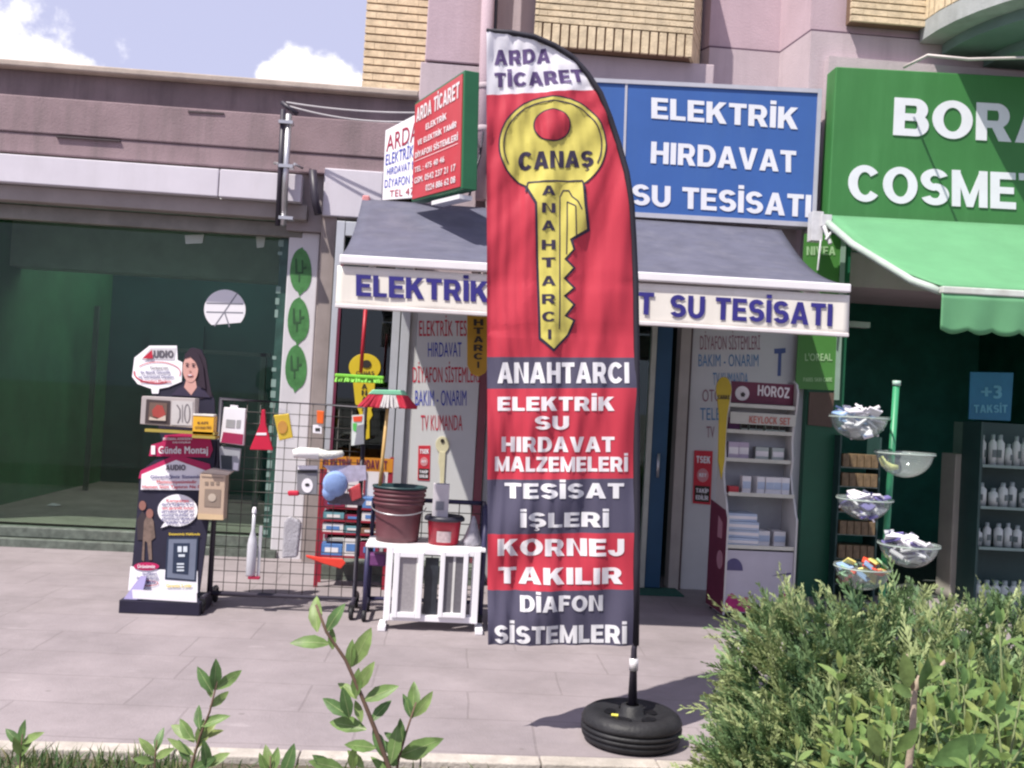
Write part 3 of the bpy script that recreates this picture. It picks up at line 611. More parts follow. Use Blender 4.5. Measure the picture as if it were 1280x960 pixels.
MB().box(xr0 + .1, xr1, YF + .01, YF + .1, 0, 2.376).build('lettered_board', wood, tall, bevel=.004)
MB().box(xr0, xr0 + .09, YF - .03, YF + .12, 0, 2.376).build('door_jamb', mat('beige_jamb', (.40, .37, .34), .6, .1), tall, bevel=.006)
MB().box(xr0 + .092, xr0 + .108, YF - .012, YF + .008, 0, 2.376).build('jamb_trim', mat('dark_jamb_trim', (.08, .05, .05), .6), tall)
lt = MB()
for (mi, t, a, b, m) in ((0, 'DİYAFON SİSTEMLERİ', (875, 420), (950, 437), redp), (1, 'BAKIM - ONARIM', (873, 443), (948, 458), navyb), (1, 'TV KUMANDA', (891, 466), (935, 481), navyb), (0, 'OTOMATİK', (878, 487), (935, 502), redp), (1, 'TELEFON', (875, 510), (925, 525), navyb), (0, 'TV', (883, 533), (893, 547), redp)):
    ptext(lt, t, (a, b), YF + .01, .012, .003, mi)
lt.build('lettering', [mat('faded_maroon', (.3, .16, .2), .7), mat('faded_blue', (.12, .26, .46), .7)], tall)
tap = MB().pprism([(968, 436), (982, 435), (982, 441), (977, 442), (976, 470), (972, 470), (973, 442), (968, 442)], YF + .006, .004); tap.build('tool_picture', mat('tool_blue', (.08, .12, .3), .6), tall)
# the room behind the door
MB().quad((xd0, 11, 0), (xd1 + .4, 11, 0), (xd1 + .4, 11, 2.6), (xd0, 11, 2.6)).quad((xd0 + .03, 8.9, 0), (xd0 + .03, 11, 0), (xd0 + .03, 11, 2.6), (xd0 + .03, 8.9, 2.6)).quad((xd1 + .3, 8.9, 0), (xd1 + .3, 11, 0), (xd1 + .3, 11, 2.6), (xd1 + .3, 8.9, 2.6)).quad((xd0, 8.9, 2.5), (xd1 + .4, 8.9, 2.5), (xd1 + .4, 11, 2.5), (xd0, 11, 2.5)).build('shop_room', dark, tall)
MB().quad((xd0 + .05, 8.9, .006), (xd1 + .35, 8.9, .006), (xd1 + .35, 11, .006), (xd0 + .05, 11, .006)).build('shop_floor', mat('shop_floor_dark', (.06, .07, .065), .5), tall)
dr = thing('shop_door', 'open shop door with a blue edge and pale frame behind the flag', 'door', tuple(G(824, 722)))
hz_ = 2.3; dX = [P(u, 560, 8.2).x for u in (808, 814, 834)]
MB().box(dX[0], dX[1], 8.19, 8.27, .02, hz_).build('frame', mat('pale_frame', (.45, .47, .41), .5), dr)
MB().box(dX[1] + .003, dX[2], 8.205, 8.265, .02, hz_).build('leaf', mat('blue_door', (.02, .075, .15), .45, .1), dr, bevel=.005)
MB().box(dX[0] - .50, dX[0] - .003, 8.23, 8.236, .1, hz_ - .05).build('pane', glass('door_glass', (.55, .75, .68)), dr)
MB().tube([(dX[1] + .06, 8.17, .95), (dX[1] + .06, 8.17, 1.15)], .012).build('handle', silver, dr)
tagit(MB().box(P(790, 738, 8.2).x, P(846, 738, 8.2).x, 7.95, 8.28, .002, .014).build('door_mat', mat('green_mat', (.02, .09, .07), .95, .3, 60, bump=.8)), 'dark green mat lying on the threshold of the hardware shop', 'mat')

tagit(MB().prism([(-4.02, 10.55, .176), (-3.93, 10.52, .178), (-3.91, 10.62, .176), (-4.0, 10.64, .19)], (0, 0, .006)).build('paper_scrap', paper), 'crumpled white scrap lying on the floor of the empty left shop', 'paper scrap')

# ================================================================ SIGNS
blue = mat('blue_sign_face', (.04, .115, .36), .5, .07, 2, streak=True, dirt=.35, dirtcol=(.06, .14, .34))
letter_w = mat('raised_letter_white', (.74, .75, .80), .45, .04)
alu = mat('sign_frame_metal', (.50, .50, .55), .45, .08, metal=.2)
YSg = 8.2
sg = thing('shop_sign', 'blue shop sign with three lines of raised white letters above the grey awning', 'sign', tuple(P(830, 270, YSg)))
q = [P(u, v, YSg) for u, v in ((630, 95), (1022, 114), (1014, 281), (630, 259))]
MB().prism(q, (0, .13, 0)).build('panel', blue, sg)
fr = MB()
def rail(mb, p, q_, wd, dy0=-.012, th=.15):
    p, q_ = Vector(p), Vector(q_); d = (q_ - p).normalized(); n_ = d.cross(Vector((0, 1, 0))) * wd / 2
    mb.prism([p - n_ + Vector((0, dy0, 0)), q_ - n_ + Vector((0, dy0, 0)), q_ + n_ + Vector((0, dy0, 0)), p + n_ + Vector((0, dy0, 0))], (0, th, 0))
rail(fr, q[0], q[1], .035); rail(fr, q[3], q[2], .04); rail(fr, q[1] + Vector((.018, 0, .02)), q[2] + Vector((.018, 0, -.02)), .035)
fr.build('frame', alu, sg)
d_ = MB(); rail(d_, P(783, 103, YSg), P(778, 266, YSg), .02, -.006, .02); d_.build('panel_joint', alu, sg)
lt = MB()
ptext(lt, 'ELEKTRİK', [(814, 122), (998, 135), (997, 162), (814, 148)], YSg, .036, .0055)
ptext(lt, 'HIRDAVAT', [(814, 177), (995, 189), (995, 216), (813, 204)], YSg, .036, .0055)
ptext(lt, 'SU TESİSATI', [(790, 230), (1014, 244), (1013, 272), (790, 256)], YSg, .036, .0055)
lt.build('raised_letters', letter_w, sg)
# red projecting light box
green = mat('green_box_sheet', (.02, .13, .055), .45, .08)
redf = mat('red_sign_face', (.52, .045, .06), .5, .07, 3, dirt=.2, dirtcol=(.55, .2, .22))
def corner(u, v, Y): return P(u, v, Y)
A = [P(519, 131, 7.85), P(578, 92, 6.8), P(575, 233, 6.8), P(515, 249, 7.85)]
rs = thing('projecting_sign', 'red lettered light box sign in a green case projecting over the awning', 'sign', tuple(A[3]))
e = (P(592, 84, 6.78) - A[1]); e.z = 0.0; e = Vector((.095, .02, 0)); nrm = (A[1] - A[0]).cross(A[3] - A[0]).normalized()
if nrm.dot(EYEP - A[0]) < 0: nrm = -nrm
bk = [p - nrm * .10 for p in A]
rb_ = MB()
ctr = sum(A, Vector()) / 4
B = [p + (p - ctr).normalized() * .035 for p in A]
rb_.prism([p - nrm * .006 for p in B], -nrm * .11); rb_.build('case', green, rs, bevel=.006)
MB().prism(A, -nrm * .02).build('face', redf, rs)
def sub(q, s0, s1, t0, t1, off=0.0): return [bil(q, s0, t1) + off * nrm, bil(q, s1, t1) + off * nrm, bil(q, s1, t0) + off * nrm, bil(q, s0, t0) + off * nrm]
lt = MB(); wt = mat('sign_white_print', (.75, .70, .72), .6, .03)
for (t, s0, s1, t0, t1) in (('ARDA TİCARET', .05, .96, .80, .945), ('ELEKTRİK', .28, .72, .665, .725), ('VE ELEKTRİK TAMİR', .10, .92, .545, .60), ('DİYAFON SİSTEMLERİ', .05, .95, .42, .48), ('TEL : 475 40 46', .05, .70, .27, .325), ('GSM. 0542 237 21 17', .05, .92, .155, .215), ('0224 886 62 08', .32, .92, .045, .105)):
    text(lt, t, sub(A, s0, s1, t0, t1), .03, .004)
lt.quad(*sub(A, .04, .95, .388, .394, .003)); lt.build('lettering', wt, rs)
MB().prism([A[3].lerp(A[2], .45) + Vector((0, .02, -.05)), A[2] + Vector((0, .02, -.05)), A[2] + Vector((.09, .06, -.05)), A[3].lerp(A[2], .45) + Vector((.09, .06, -.05))], (0, 0, -.03)).build('bottom_tray', white, rs)
MB().tube([bil(A, .7, .97) - nrm * .05, bil(A, .7, .97) - nrm * .05 + Vector((.3, 1.9, .0))], .02).build('support_arm', alu, rs)
Wq = [P(482, 163, 8.45), P(560, 122, 7.95), P(556, 243, 7.95), P(478, 250, 8.45)]
ws = thing('projecting_sign', 'white sign with dark red and blue lettering half hidden behind the red light box', 'sign', tuple(Wq[3]))
nrm = (Wq[1] - Wq[0]).cross(Wq[3] - Wq[0]).normalized()
if nrm.dot(EYEP - Wq[0]) < 0: nrm = -nrm
MB().prism(Wq, -nrm * .04).build('face', paper, ws)
lt = MB()
for (t, s0, s1, t0, t1, mi) in (('ARDA TİCARET', .03, 1.45, .68, .90, 0), ('ELEKTRİK - TESİSAT', .03, 1.1, .49, .64, 1), ('HIRDAVAT MALZEMELERİ', .06, 1.0, .34, .44, 1), ('DİYAFON SİSTEMLERİ', .03, 1.0, .17, .28, 1), ('TEL 475 40 46', .12, .95, .03, .12, 0)):
    if s1 > .98: s1 = .97
    if mi == 0 and t0 > .5: t, s1 = 'ARDA T', .72
    text(lt, t, sub(Wq, s0, s1, t0, t1), .015, .004, mi)
lt.build('lettering', [mat('dark_red_print', (.33, .015, .05), .6), navyb], ws)
MB().tube([bil(Wq, .9, .95) - nrm * .03, bil(Wq, .9, .95) - nrm * .03 + Vector((.2, 1.2, 0))], .018).build('support_arm', alu, ws)
# green cosmetics sign
gsm = mat('green_sign_face', (.045, .19, .05), .5, .08, 2, streak=True, dirt=.35, dirtcol=(.09, .3, .1))
YG2 = 8.1
cs = thing('shop_sign', 'big green cosmetics shop sign with raised white letters above the green awning', 'sign', tuple(P(1040, 270, YG2)))
q = [P(1045, 83, YG2), P(1500, 108, YG2), P(1500, 300, YG2), P(1035, 271, YG2)]
MB().prism(q, (0, .2, 0)).build('panel', gsm, cs, bevel=.01)
lt = MB(); ptext(lt, 'BORA', [(1118, 122), (1316, 134), (1316, 181), (1116, 169)], YG2, .036, .0085); ptext(lt, 'COSMETICS', [(1060, 206), (1402, 223), (1402, 269), (1060, 251)], YG2, .036, .0085)
lt.build('raised_letters', letter_w, cs)

# ================================================================ AWNINGS
awn = mat('grey_awning_cloth', (.092, .094, .135), .8, .16, 5, dirt=.45, dirtcol=(.17, .168, .205), streak=True, bump=.1)
val = mat('cream_valance', (.78, .745, .68), .7, .06, 3, dirt=.3, dirtcol=(.5, .44, .37), streak=True)
YA, YAb = 6.1, 8.22
aw = thing('awning', 'grey shop awning with a cream valance of blue letters behind the feather flag', 'awning', tuple(P(740, 350, YA)))
FL, FR, BL, BR = P(425, 321, YA), P(1062, 358, YA), P(453, 249, YAb), P(976, 287, YAb)
mb = MB(); nu, nv = 40, 12; vs = []
for j in range(nv + 1):
    t = j / nv
    for i in range(nu + 1):
        s = i / nu; a = BL.lerp(BR, s); b = FL.lerp(FR, s); p = a.lerp(b, t)
        sag = .05 * math.sin(math.pi * t) + .05 * math.sin(math.pi * t) * (abs(2 * s - 1) ** 6)
        p.z -= sag; p.z += .006 * math.sin(s * 34 + t * 3) * math.sin(math.pi * t); vs.append(p)
fs = [(j * (nu + 1) + i, j * (nu + 1) + i + 1, (j + 1) * (nu + 1) + i + 1, (j + 1) * (nu + 1) + i) for j in range(nv) for i in range(nu)]
mb.add(vs, fs, 0, True); mb.build('canopy', awn, aw, solid=.006)
bar = MB(); rail(bar, FL + Vector((0, 0, -.015)), FR + Vector((0, 0, -.015)), .055, -.03, .06); bar.build('front_bar', mat('white_bar', (.8, .78, .8), .35, .04), aw, bevel=.008)
VT = [P(422, 332, YA), P(1062, 369, YA)]; VBt = [P(419, 384, YA), P(1060, 421, YA)]
mb = MB(); nu = 80; vs = []
for j in range(7):
    t = j / 6
    for i in range(nu + 1):
        s = i / nu; p = VT[0].lerp(VT[1], s).lerp(VBt[0].lerp(VBt[1], s), t); p.y += t * (.003 * math.sin(s * 23) + .002 * math.sin(s * 61 + 1)); p.z += t * .004 * math.sin(s * 40); vs.append(p)
fs = [(j * (nu + 1) + i, j * (nu + 1) + i + 1, (j + 1) * (nu + 1) + i + 1, (j + 1) * (nu + 1) + i) for j in range(6) for i in range(nu)]
mb.add(vs, fs, 0, True); mb.build('valance', val, aw, solid=.004)
bar = MB(); rail(bar, VBt[0] + Vector((0, 0, .01)), VBt[1] + Vector((0, 0, .01)), .024, -.016, .03); bar.build('valance_hem', mat('hem_white', (.72, .68, .68), .5), aw, bevel=.004)
lt = MB()
ptext(lt, 'ELEKTRİK', [(445, 343), (611, 352), (611, 378), (445, 370)], YA - .007, .036, .002)
ptext(lt, 'HIRDAVAT', [(640, 354), (818, 366), (817, 394), (640, 381)], YA - .007, .036, .002)
ptext(lt, 'SU TESİSATI', [(838, 368), (1041, 380), (1040, 408), (837, 396)], YA - .007, .036, .002)
lt.build('lettering', mat('valance_blue', (.03, .025, .20), .6), aw)
for s in (.06, .5, .94):
    a = BL.lerp(BR, s) + Vector((0, .0, -.12)); b = FL.lerp(FR, s) + Vector((0, .05, -.05)); m_ = a.lerp(b, .5) + Vector((.0, 0, -.13))
    MB().tube([a, m_, b], .022, 8).build('folding_arm', white, aw)
MB().tube([BL + Vector((.03, .03, -.05)), BR + Vector((-.03, .03, -.05))], .05, 12).build('roller', alu, aw)
MB().box(BL.x, BL.x + .06, BL.y - .03, BL.y + .1, BL.z - .05, BL.z + .03).build('end_bracket', mat('red_bracket', (.6, .25, .25), .5), aw, bevel=.01)

grn = mat('green_awning_cloth', (.20, .50, .26), .75, .08, 3, trans=.42, dirt=.2, dirtcol=(.2, .55, .28))
YGa = 6.6
ga = thing('awning', 'bright green awning with a scalloped valance over the cosmetics shop', 'awning', tuple(P(1200, 360, YGa)))
gFL, gFR, gBL, gBR = P(1176, 357, YGa), P(1560, 378, YGa), P(1032, 269, 8.05), P(1500, 293, 8.05)
mb = MB(); nu, nv = 30, 14; vs = []
for j in range(nv + 1):
    t = j / nv
    for i in range(nu + 1):
        s = i / nu; p = gBL.lerp(gBR, s).lerp(gFL.lerp(gFR, s), t); p.z -= .09 * math.sin(math.pi * t) * (1 - .5 * s); p.z += .008 * math.sin(s * 21 + t * 2) * math.sin(math.pi * t); vs.append(p)
fs = [(j * (nu + 1) + i, j * (nu + 1) + i + 1, (j + 1) * (nu + 1) + i + 1, (j + 1) * (nu + 1) + i) for j in range(nv) for i in range(nu)]
mb.add(vs, fs, 0, True); mb.build('canopy', grn, ga, solid=.006)
bar = MB(); rail(bar, gFL + Vector((0, 0, -.03)), gFR + Vector((0, 0, -.03)), .05, -.03, .06); bar.build('front_bar', mat('aged_white_bar', (.55, .60, .55), .5, .15, 8, dirt=.5, dirtcol=(.4, .25, .2)), ga, bevel=.008)
mb = MB(); nu = 120; vs = []
for j in range(8):
    t = j / 7
    for i in range(nu + 1):
        s = i / nu; p = gFL.lerp(gFR, s); p.z -= .055; h = .25 + .028 * abs(math.sin(s * math.pi * 12)) ; p.z -= t * h; p.y += .012 * t * math.sin(s * 47) - .02; p.x += .004 * math.sin(s * 90) * t; vs.append(p)
fs = [(j * (nu + 1) + i, j * (nu + 1) + i + 1, (j + 1) * (nu + 1) + i + 1, (j + 1) * (nu + 1) + i) for j in range(7) for i in range(nu)]
mb.add(vs, fs, 0, True); mb.build('scalloped_valance', grn, ga, solid=.004)
pa = [P(1032, 276, 8.03), P(1065, 305, 7.5), P(1140, 351, 6.85), P(1176, 364, 6.63)]
MB().tube(pa, .03, 8).build('folding_arm', mat('grey_green_arm', (.40, .47, .42), .5), ga)
eb = MB(); eb.wbox(1015, 264, 1029, 301, 7.98, .1); eb.wbox(1027, 268, 1040, 283, 7.96, .09); eb.tube([P(1026, 300, 7.95), P(1022, 338, 7.95)], .008)
eb.tube([P(1030, 283, 7.95), P(1038, 305, 7.9)], .018); eb.tube([P(1032, 300, 7.9), P(1040, 289, 7.9)], .012); eb.build('gear_box', mat('gear_white', (.6, .6, .62), .5, .15, 12), ga, bevel=.006)
wc = [P(1112, 75, 7.9), P(1145, 66, 7.7), P(1200, 72, 7.6), P(1285, 72, 7.6), P(1400, 66, 7.6)]
tagit(MB().tube([P(1130, 84, 7.95), P(1160, 69, 7.6), P(1210, 74, 7.6), P(1290, 72, 7.6), P(1400, 66, 7.6)], .012, 6).build('cable', mat('pale_cable', (.6, .55, .52), .5)), 'pale cable sagging under the curved balcony above the green sign', 'cable')

# ================================================================ FEATHER FLAG
YFL = 4.45
fl = thing('feather_flag', 'tall red and navy feather flag with a yellow key on a round black base', 'flag', tuple(G(788, 927)))
def cloth(name, c): return mat(name, c, .5, .04, 3, trans=.15, spec=.3)
c_w, c_r, c_n, c_y, c_k = cloth('flag_white', (.86, .84, .90)), cloth('flag_red', (.56, .048, .078)), cloth('flag_navy', (.095, .088, .14)), cloth('flag_yellow', (.72, .63, .15)), cloth('flag_ink', (.045, .035, .07))
def ripple(u, v):
    k = min(1, max(0, (800 - u) / 190)); h = min(1, max(.15, (v - 40) / 500))
    x = u + (v - 400) * .10
    r = .016 * k * math.sin(x * .052 + 1.2 * math.sin(v * .006)) + .007 * math.sin(x * .115 + v * .013 + 1.0) + .004 * math.sin(x * .21 - v * .02)
    r += k * (.0062 * math.sin(u * .33 + v * .055 + 2 * math.sin(v * .013)) * (.5 + .5 * math.sin(v * .011 + u * .02)) + .0040 * math.sin(u * .52 - v * .03 + 3 * math.sin(v * .02)))
    r += .010 * math.exp(-((v - 690) / 130) ** 2) * math.sin(u * .04 + v * .045) + .005 * math.sin((u * .3 + v) * .05)
    # creases fanning out from the bent top of the pole
    a = math.atan2(v - 60, 820 - u); r += .007 * math.sin(a * 26) * math.exp(-((v - 230) / 190) ** 2) + .0045 * abs(math.sin(a * 40)) * math.exp(-((v - 200) / 200) ** 2)
    for vc in (352, 415): r += .004 * math.exp(-((v - vc - (u - 700) * .03) / 5) ** 2)
    return r * h ** .3
def fpt(u, v, off=0.0):
    p = P(u, v, YFL); return Vector((p.x, p.y + ripple(u, v) - off, p.z))
edge_r = [(608, 39), (640, 40.5), (668, 46), (694, 57), (716, 72), (734, 91), (750, 117), (763, 147), (774, 180), (783, 216), (789, 255), (793, 300), (795, 350), (796, 430), (796.5, 560), (796, 700), (795, 807)]
def cutgrid(bm, du=4, dv=9):
    us = [x.co.x for x in bm.verts]; vs = [x.co.y for x in bm.verts]
    for a0, a1, dd, ax in ((min(us), max(us), du, 0), (min(vs), max(vs), dv, 1)):
        k = math.floor(a0 / dd) * dd + dd
        while k < a1:
            co = (k, 0, 0) if ax == 0 else (0, k, 0); no = (1, 0, 0) if ax == 0 else (0, 1, 0)
            bmesh.ops.bisect_plane(bm, geom=bm.verts[:] + bm.edges[:] + bm.faces[:], dist=.0005, plane_co=co, plane_no=no); k += dd
def flagpiece(name, polys, mats_, root, off, tris=None, mi_of=None, dv=9):
    bm = bmesh.new()
    for poly, mi in polys:
        f = bm.faces.new([bm.verts.new((u, v, 0)) for u, v in poly]); f.material_index = mi
    if tris:
        for vs, fs, mi in tris:
            vv = [bm.verts.new((x[0], x[1], x[2] if len(x) > 2 else 0)) for x in vs]
            for f in fs:
                try: bm.faces.new([vv[i] for i in f]).material_index = mi
                except ValueError: pass
    bmesh.ops.triangulate(bm, faces=bm.faces[:])
    if mi_of:
        for (l0, l1) in BANDS:
            bmesh.ops.bisect_plane(bm, geom=bm.verts[:] + bm.edges[:] + bm.faces[:], dist=.0005, plane_co=(700, (l0 + l1) / 2, 0), plane_no=(-(l1 - l0) / 185, 1, 0))
    cutgrid(bm, 3.6, dv)
    for f in bm.faces:
        f.smooth = True
        if mi_of: f.material_index = mi_of(f.calc_center_median())
    org = ORG[root.name]
    for vtx in bm.verts: vtx.co = fpt(vtx.co.x, vtx.co.y, off + vtx.co.z * .00025) - org
    bmesh.ops.remove_doubles(bm, verts=bm.verts[:], dist=.00008)
    bmesh.ops.recalc_face_normals(bm, faces=bm.faces[:])
    me = bpy.data.meshes.new(name); bm.to_mesh(me); bm.free()
    for m in mats_: me.materials.append(m)
    o = bpy.data.objects.new(name, me); C.objects.link(o); o.parent = root; ORG[o.name] = ORG[root.name]; return o
BANDS = [(118, 110), (446, 447), (486, 485), (600, 598), (668, 666), (739, 737)]
BM_ = [0, 1, 2, 1, 2, 1, 2]
def band(c):
    k = 0
    for (l0, l1) in BANDS:
        if c.y > (l0 + l1) / 2 + (c.x - 700) * (l1 - l0) / 185: k += 1
    return BM_[k]
fp = flagpiece('cloth', [([(608, 39)] + edge_r[1:] + [(610, 806), (609, 420)], 0)], [c_w, c_r, c_n], fl, 0, mi_of=band)
kh = ellpts(691, 181, 68, 61, 56)
key_out = [(653, 229), (668, 255), (673, 424), (692, 440), (712, 419), (720, 400), (709, 395), (720, 381), (708, 370), (720, 360), (708, 348), (720, 335), (709, 324), (719, 312), (716, 301), (738, 288), (734, 257), (732, 232)]
key_in = [(657, 229), (671, 254), (676, 422), (692, 436), (709, 418), (716, 401), (705, 395), (716, 381), (704, 370), (716, 360), (704, 348), (716, 335), (705, 324), (716, 312), (712, 299), (734, 286), (730, 257), (728, 230)]
flagpiece('key_outline', [(kh, 0), (key_out, 0)], [c_k], fl, .0024)
flagpiece('key_emblem', [(ellpts(691, 181, 66, 59, 56), 0)], [c_y], fl, .0044)
flagpiece('key_emblem', [(key_in, 0)], [c_y], fl, .0050)
def ring(u, v, ru, rv, wd, a0=0, a1=2 * math.pi, n=40):
    o = ellpts(u, v, ru, rv, n, a0, a1) + [ellpts(u, v, ru, rv, 1, a1, a1)[0]]; i = ellpts(u, v, ru - wd, rv - wd, n, a0, a1) + [ellpts(u, v, ru - wd, rv - wd, 1, a1, a1)[0]]
    return [([o[k], o[k + 1], i[k + 1], i[k]], 0) for k in range(n)]
def stroke(pts, wd):
    out = []
    for (a, b), (c, d) in zip(pts, pts[1:]):
        l = math.hypot(c - a, d - b); nx, ny = -(d - b) / l * wd / 2, (c - a) / l * wd / 2
        out.append(([(a - nx, b - ny), (c - nx, d - ny), (c + nx, d + ny), (a + nx, b + ny)], 0))
    return out
flagpiece('key_lines', ring(691, 181, 62, 55, 1.6, math.pi * .86, math.pi * 2.14) + stroke([(657, 240), (660, 228), (728, 226), (731, 238)], 2) + stroke([(699, 412), (700, 246), (704, 238), (711, 238), (715, 246), (722, 252), (727, 262)], 1.5) + stroke([(708, 318), (709, 252), (719, 258), (720, 296)], 1.4), [c_k], fl, .0066)
flagpiece('key_hole', [(ellpts(690, 157, 23.5, 20.5, 36), 0)], [c_k], fl, .0072)
flagpiece('key_hole_centre', [(ellpts(690, 157, 21.8, 19, 36), 0)], [c_r], fl, .0094)
def ftxt(t, a, b, bold):
    v, f = glyphs(t, bold); return ([(a[0] + s * (b[0] - a[0]), b[1] + tt * (a[1] - b[1]), li) for s, tt, li in v], f, 0)
def fq(t, tl, tr, br, bl, bold):
    v, f = glyphs(t, bold); q = [Vector((x[0], x[1], 0)) for x in (tl, tr, br, bl)]; return ([tuple(bil(q, s, tt))[:2] + (li,) for s, tt, li in v], f, 0)
top = [fq('ARDA', (617, 63), (688, 60), (688, 78), (618, 81), .05), fq('TİCARET', (618, 91), (727, 87), (731, 103), (618, 109), .05)]
for t_ in top: flagpiece('lettering', [], [cloth('flag_letter_purple', (.13, .085, .22))], fl, .0028, tris=[t_])
kt = [fq('CANAŞ', (648, 190), (742, 188), (742, 208), (648, 213), .05)]
for ch, v in zip('ANAHTARCI', (239, 260.5, 282, 306, 328, 351, 374, 396, 418)): kt.append(ftxt(ch, ((677 if ch != 'I' else 684.5), v - 6), ((694 if ch != 'I' else 688.5), v + 6), .03))
for t_ in kt: flagpiece('key_lettering', [], [c_k], fl, .0070, tris=[t_])
rows = [('ANAHTARCI', 622, 786, 453, 479), ('ELEKTRİK', 622, 768, 496, 513.5), ('SU', 668, 711, 520, 537), ('HIRDAVAT', 627, 768, 546, 565), ('MALZEMELERİ', 619, 785, 571, 589.5), ('TESİSAT', 631, 780, 604, 623), ('İŞLERİ', 650, 761, 640.5, 659), ('KORNEJ', 622, 780, 673.5, 695), ('TAKILIR', 623, 778, 709.5, 730), ('DİAFON', 650, 754, 744, 764), ('SİSTEMLERİ', 618, 783, 781.5, 804)]
for t, a, b, c, d in rows: flagpiece('white_lettering', [], [cloth('flag_letter_white', (.88, .86, .90))], fl, .0028, tris=[ftxt(t, (a, c), (b, d), .045)])
slv = [fpt(u, v) for u, v in edge_r]
MB().tube(slv, [.008] + [.014] * (len(slv) - 4) + [.016] * 3, 8).build('pole_sleeve', mat('black_sleeve', (.02, .018, .03), .7), fl)
bc = G(788, 926); hubz = .165
MB().tube([Vector((bc.x, bc.y, hubz)), fpt(793, 812), fpt(795, 800)], [.022, .013, .012], 10).build('pole', black, fl)
MB().tube([Vector((bc.x, bc.y, hubz + .02)).lerp(fpt(793, 812), .58), Vector((bc.x, bc.y, hubz + .02)).lerp(fpt(793, 812), .82)], .021, 10).build('swivel_sleeve', mat('silver_wrap', (.75, .72, .74), .3, metal=.3), fl)
rubber = mat('black_rubber', (.018, .018, .021), .55, .3, 10, bump=.3, dirt=.3, dirtcol=(.06, .056, .055), spec=.3)
rbz = .14; rad = .228
prof = [(.03, hubz), (.05, hubz - .005), (.055, .125), (.10, .118), (.13, .122), (.165, .138), (.195, .137), (.217, .122), (rad, .10), (rad - .002, .088), (rad - .009, .085), (rad - .009, .08), (rad + .001, .077), (rad + .001, .066), (rad - .008, .063), (rad - .008, .058), (rad, .055), (rad - .001, .044), (rad - .009, .041), (rad - .009, .036), (rad - .004, .032), (rad - .015, .012), (rad - .04, 0), (.0, 0)]
tb = MB().lathe(prof, (bc.x, bc.y, 0), 56); tb.build('base', rubber, fl)
for k in range(5):
    t = R(20 + 72 * k); c = Vector((bc.x + .10 * math.cos(t), bc.y + .10 * math.sin(t), .1205)); w1, w2 = Vector((math.cos(t), math.sin(t), 0)) * .026, Vector((-math.sin(t), math.cos(t), 0)) * .04
    MB().prism([c + w1 * math.cos(a) + w2 * math.sin(a) for a in [2 * math.pi * i / 18 for i in range(18)]], (0, 0, .004)).build('base_pocket', mat('pocket_black', (.008, .008, .01), .4), fl)
MB().prism([Vector((bc.x - .105, bc.y - .055, .1275)), Vector((bc.x - .075, bc.y - .062, .1275)), Vector((bc.x - .07, bc.y - .04, .1275)), Vector((bc.x - .10, bc.y - .035, .1275))], (0, 0, .004)).build('base_sticker', mat('yellow_sticker', (.75, .7, .12), .5), fl)

# ================================================================ ADVERTISING STANDEE
YSt = 6.72
st = thing('advertising_standee', 'cardboard advertising standee with a smiling woman and speech bubbles', 'advertising stand', tuple(G(198, 752)))
ink = mat('standee_dark_blue', (.013, .011, .03), .6, .2, 9)
mag = mat('standee_crimson', (.42, .012, .09), .55, .08)
bd = [(172, 585), (186, 440), (225, 436), (236, 432), (250, 432), (262, 446), (266, 480), (268, 560), (262, 640), (246, 742), (160, 742)]
body = [(163, 730), (173, 620), (174, 590), (205, 566), (195, 520), (188, 478), (214, 474), (231, 476), (233, 447), (240, 434), (252, 437), (258, 456), (260, 482), (268, 500), (270, 560), (262, 640), (249, 742)]
lean = .0
def sprism(mb, px, off, d=.004, mi=0):
    return mb.prism([P(u, v, YSt + (742 - v) * .0006 - off) for u, v in px], (0, d, 0), mi)
o = sprism(MB(), body, 0, .02).build('board', [ink], st)
mb = MB(); sprism(mb, [(165, 471), (168, 447), (187, 432), (221, 432), (222, 450), (228, 453), (227, 477), (210, 484), (199, 486), (198, 492), (190, 492), (189, 486), (172, 480)], .008); mb.build('speech_bubble', [paper], st)
mb = MB(); sprism(mb, [(177, 449), (188, 435), (220, 435), (218, 450)], .0105, .002); mb.build('logo_plate', [mat('logo_grey', (.52, .5, .53), .6)], st)
lt = MB()
def stt(t, a, b, mi=0, bold=.03, off=.013):
    q = [P(u, v, YSt + (742 - v) * .0006 - off) for u, v in (a, (b[0], a[1]), b, (a[0], b[1]))]; text(lt, t, q, bold, .001, mi)
stt('UDIO', (192, 438), (217, 447), 0, .05); lt.prism([P(u, v, YSt + .17 - .013) for u, v in ((178, 448), (190, 437), (191, 448))], (0, .001, 0), 1)
for i, (t, u0, u1, m_) in enumerate((('Türkiye\'nin', 187, 210, 0), ('En Büyük Güvenlik', 176, 213, 2), ('ve Görüntülü Diyafon', 173, 217, 2), ('Sistemleri Markası', 175, 214, 1))): stt(t, (u0, 458 + i * 5.6), (u1, 461.4 + i * 5.6), m_, .02)
for seg in (ring(196, 466, 29, 14, 1.6, math.pi * .35, math.pi * 1.05, 16), ring(197, 466, 29, 14, .9, math.pi * 1.2, math.pi * 2.1, 18)):
    for poly, _ in seg: lt.add([P(u, v, YSt + (742 - v) * .0006 - .0122) for u, v in poly], [(0, 1, 2, 3)], 1)
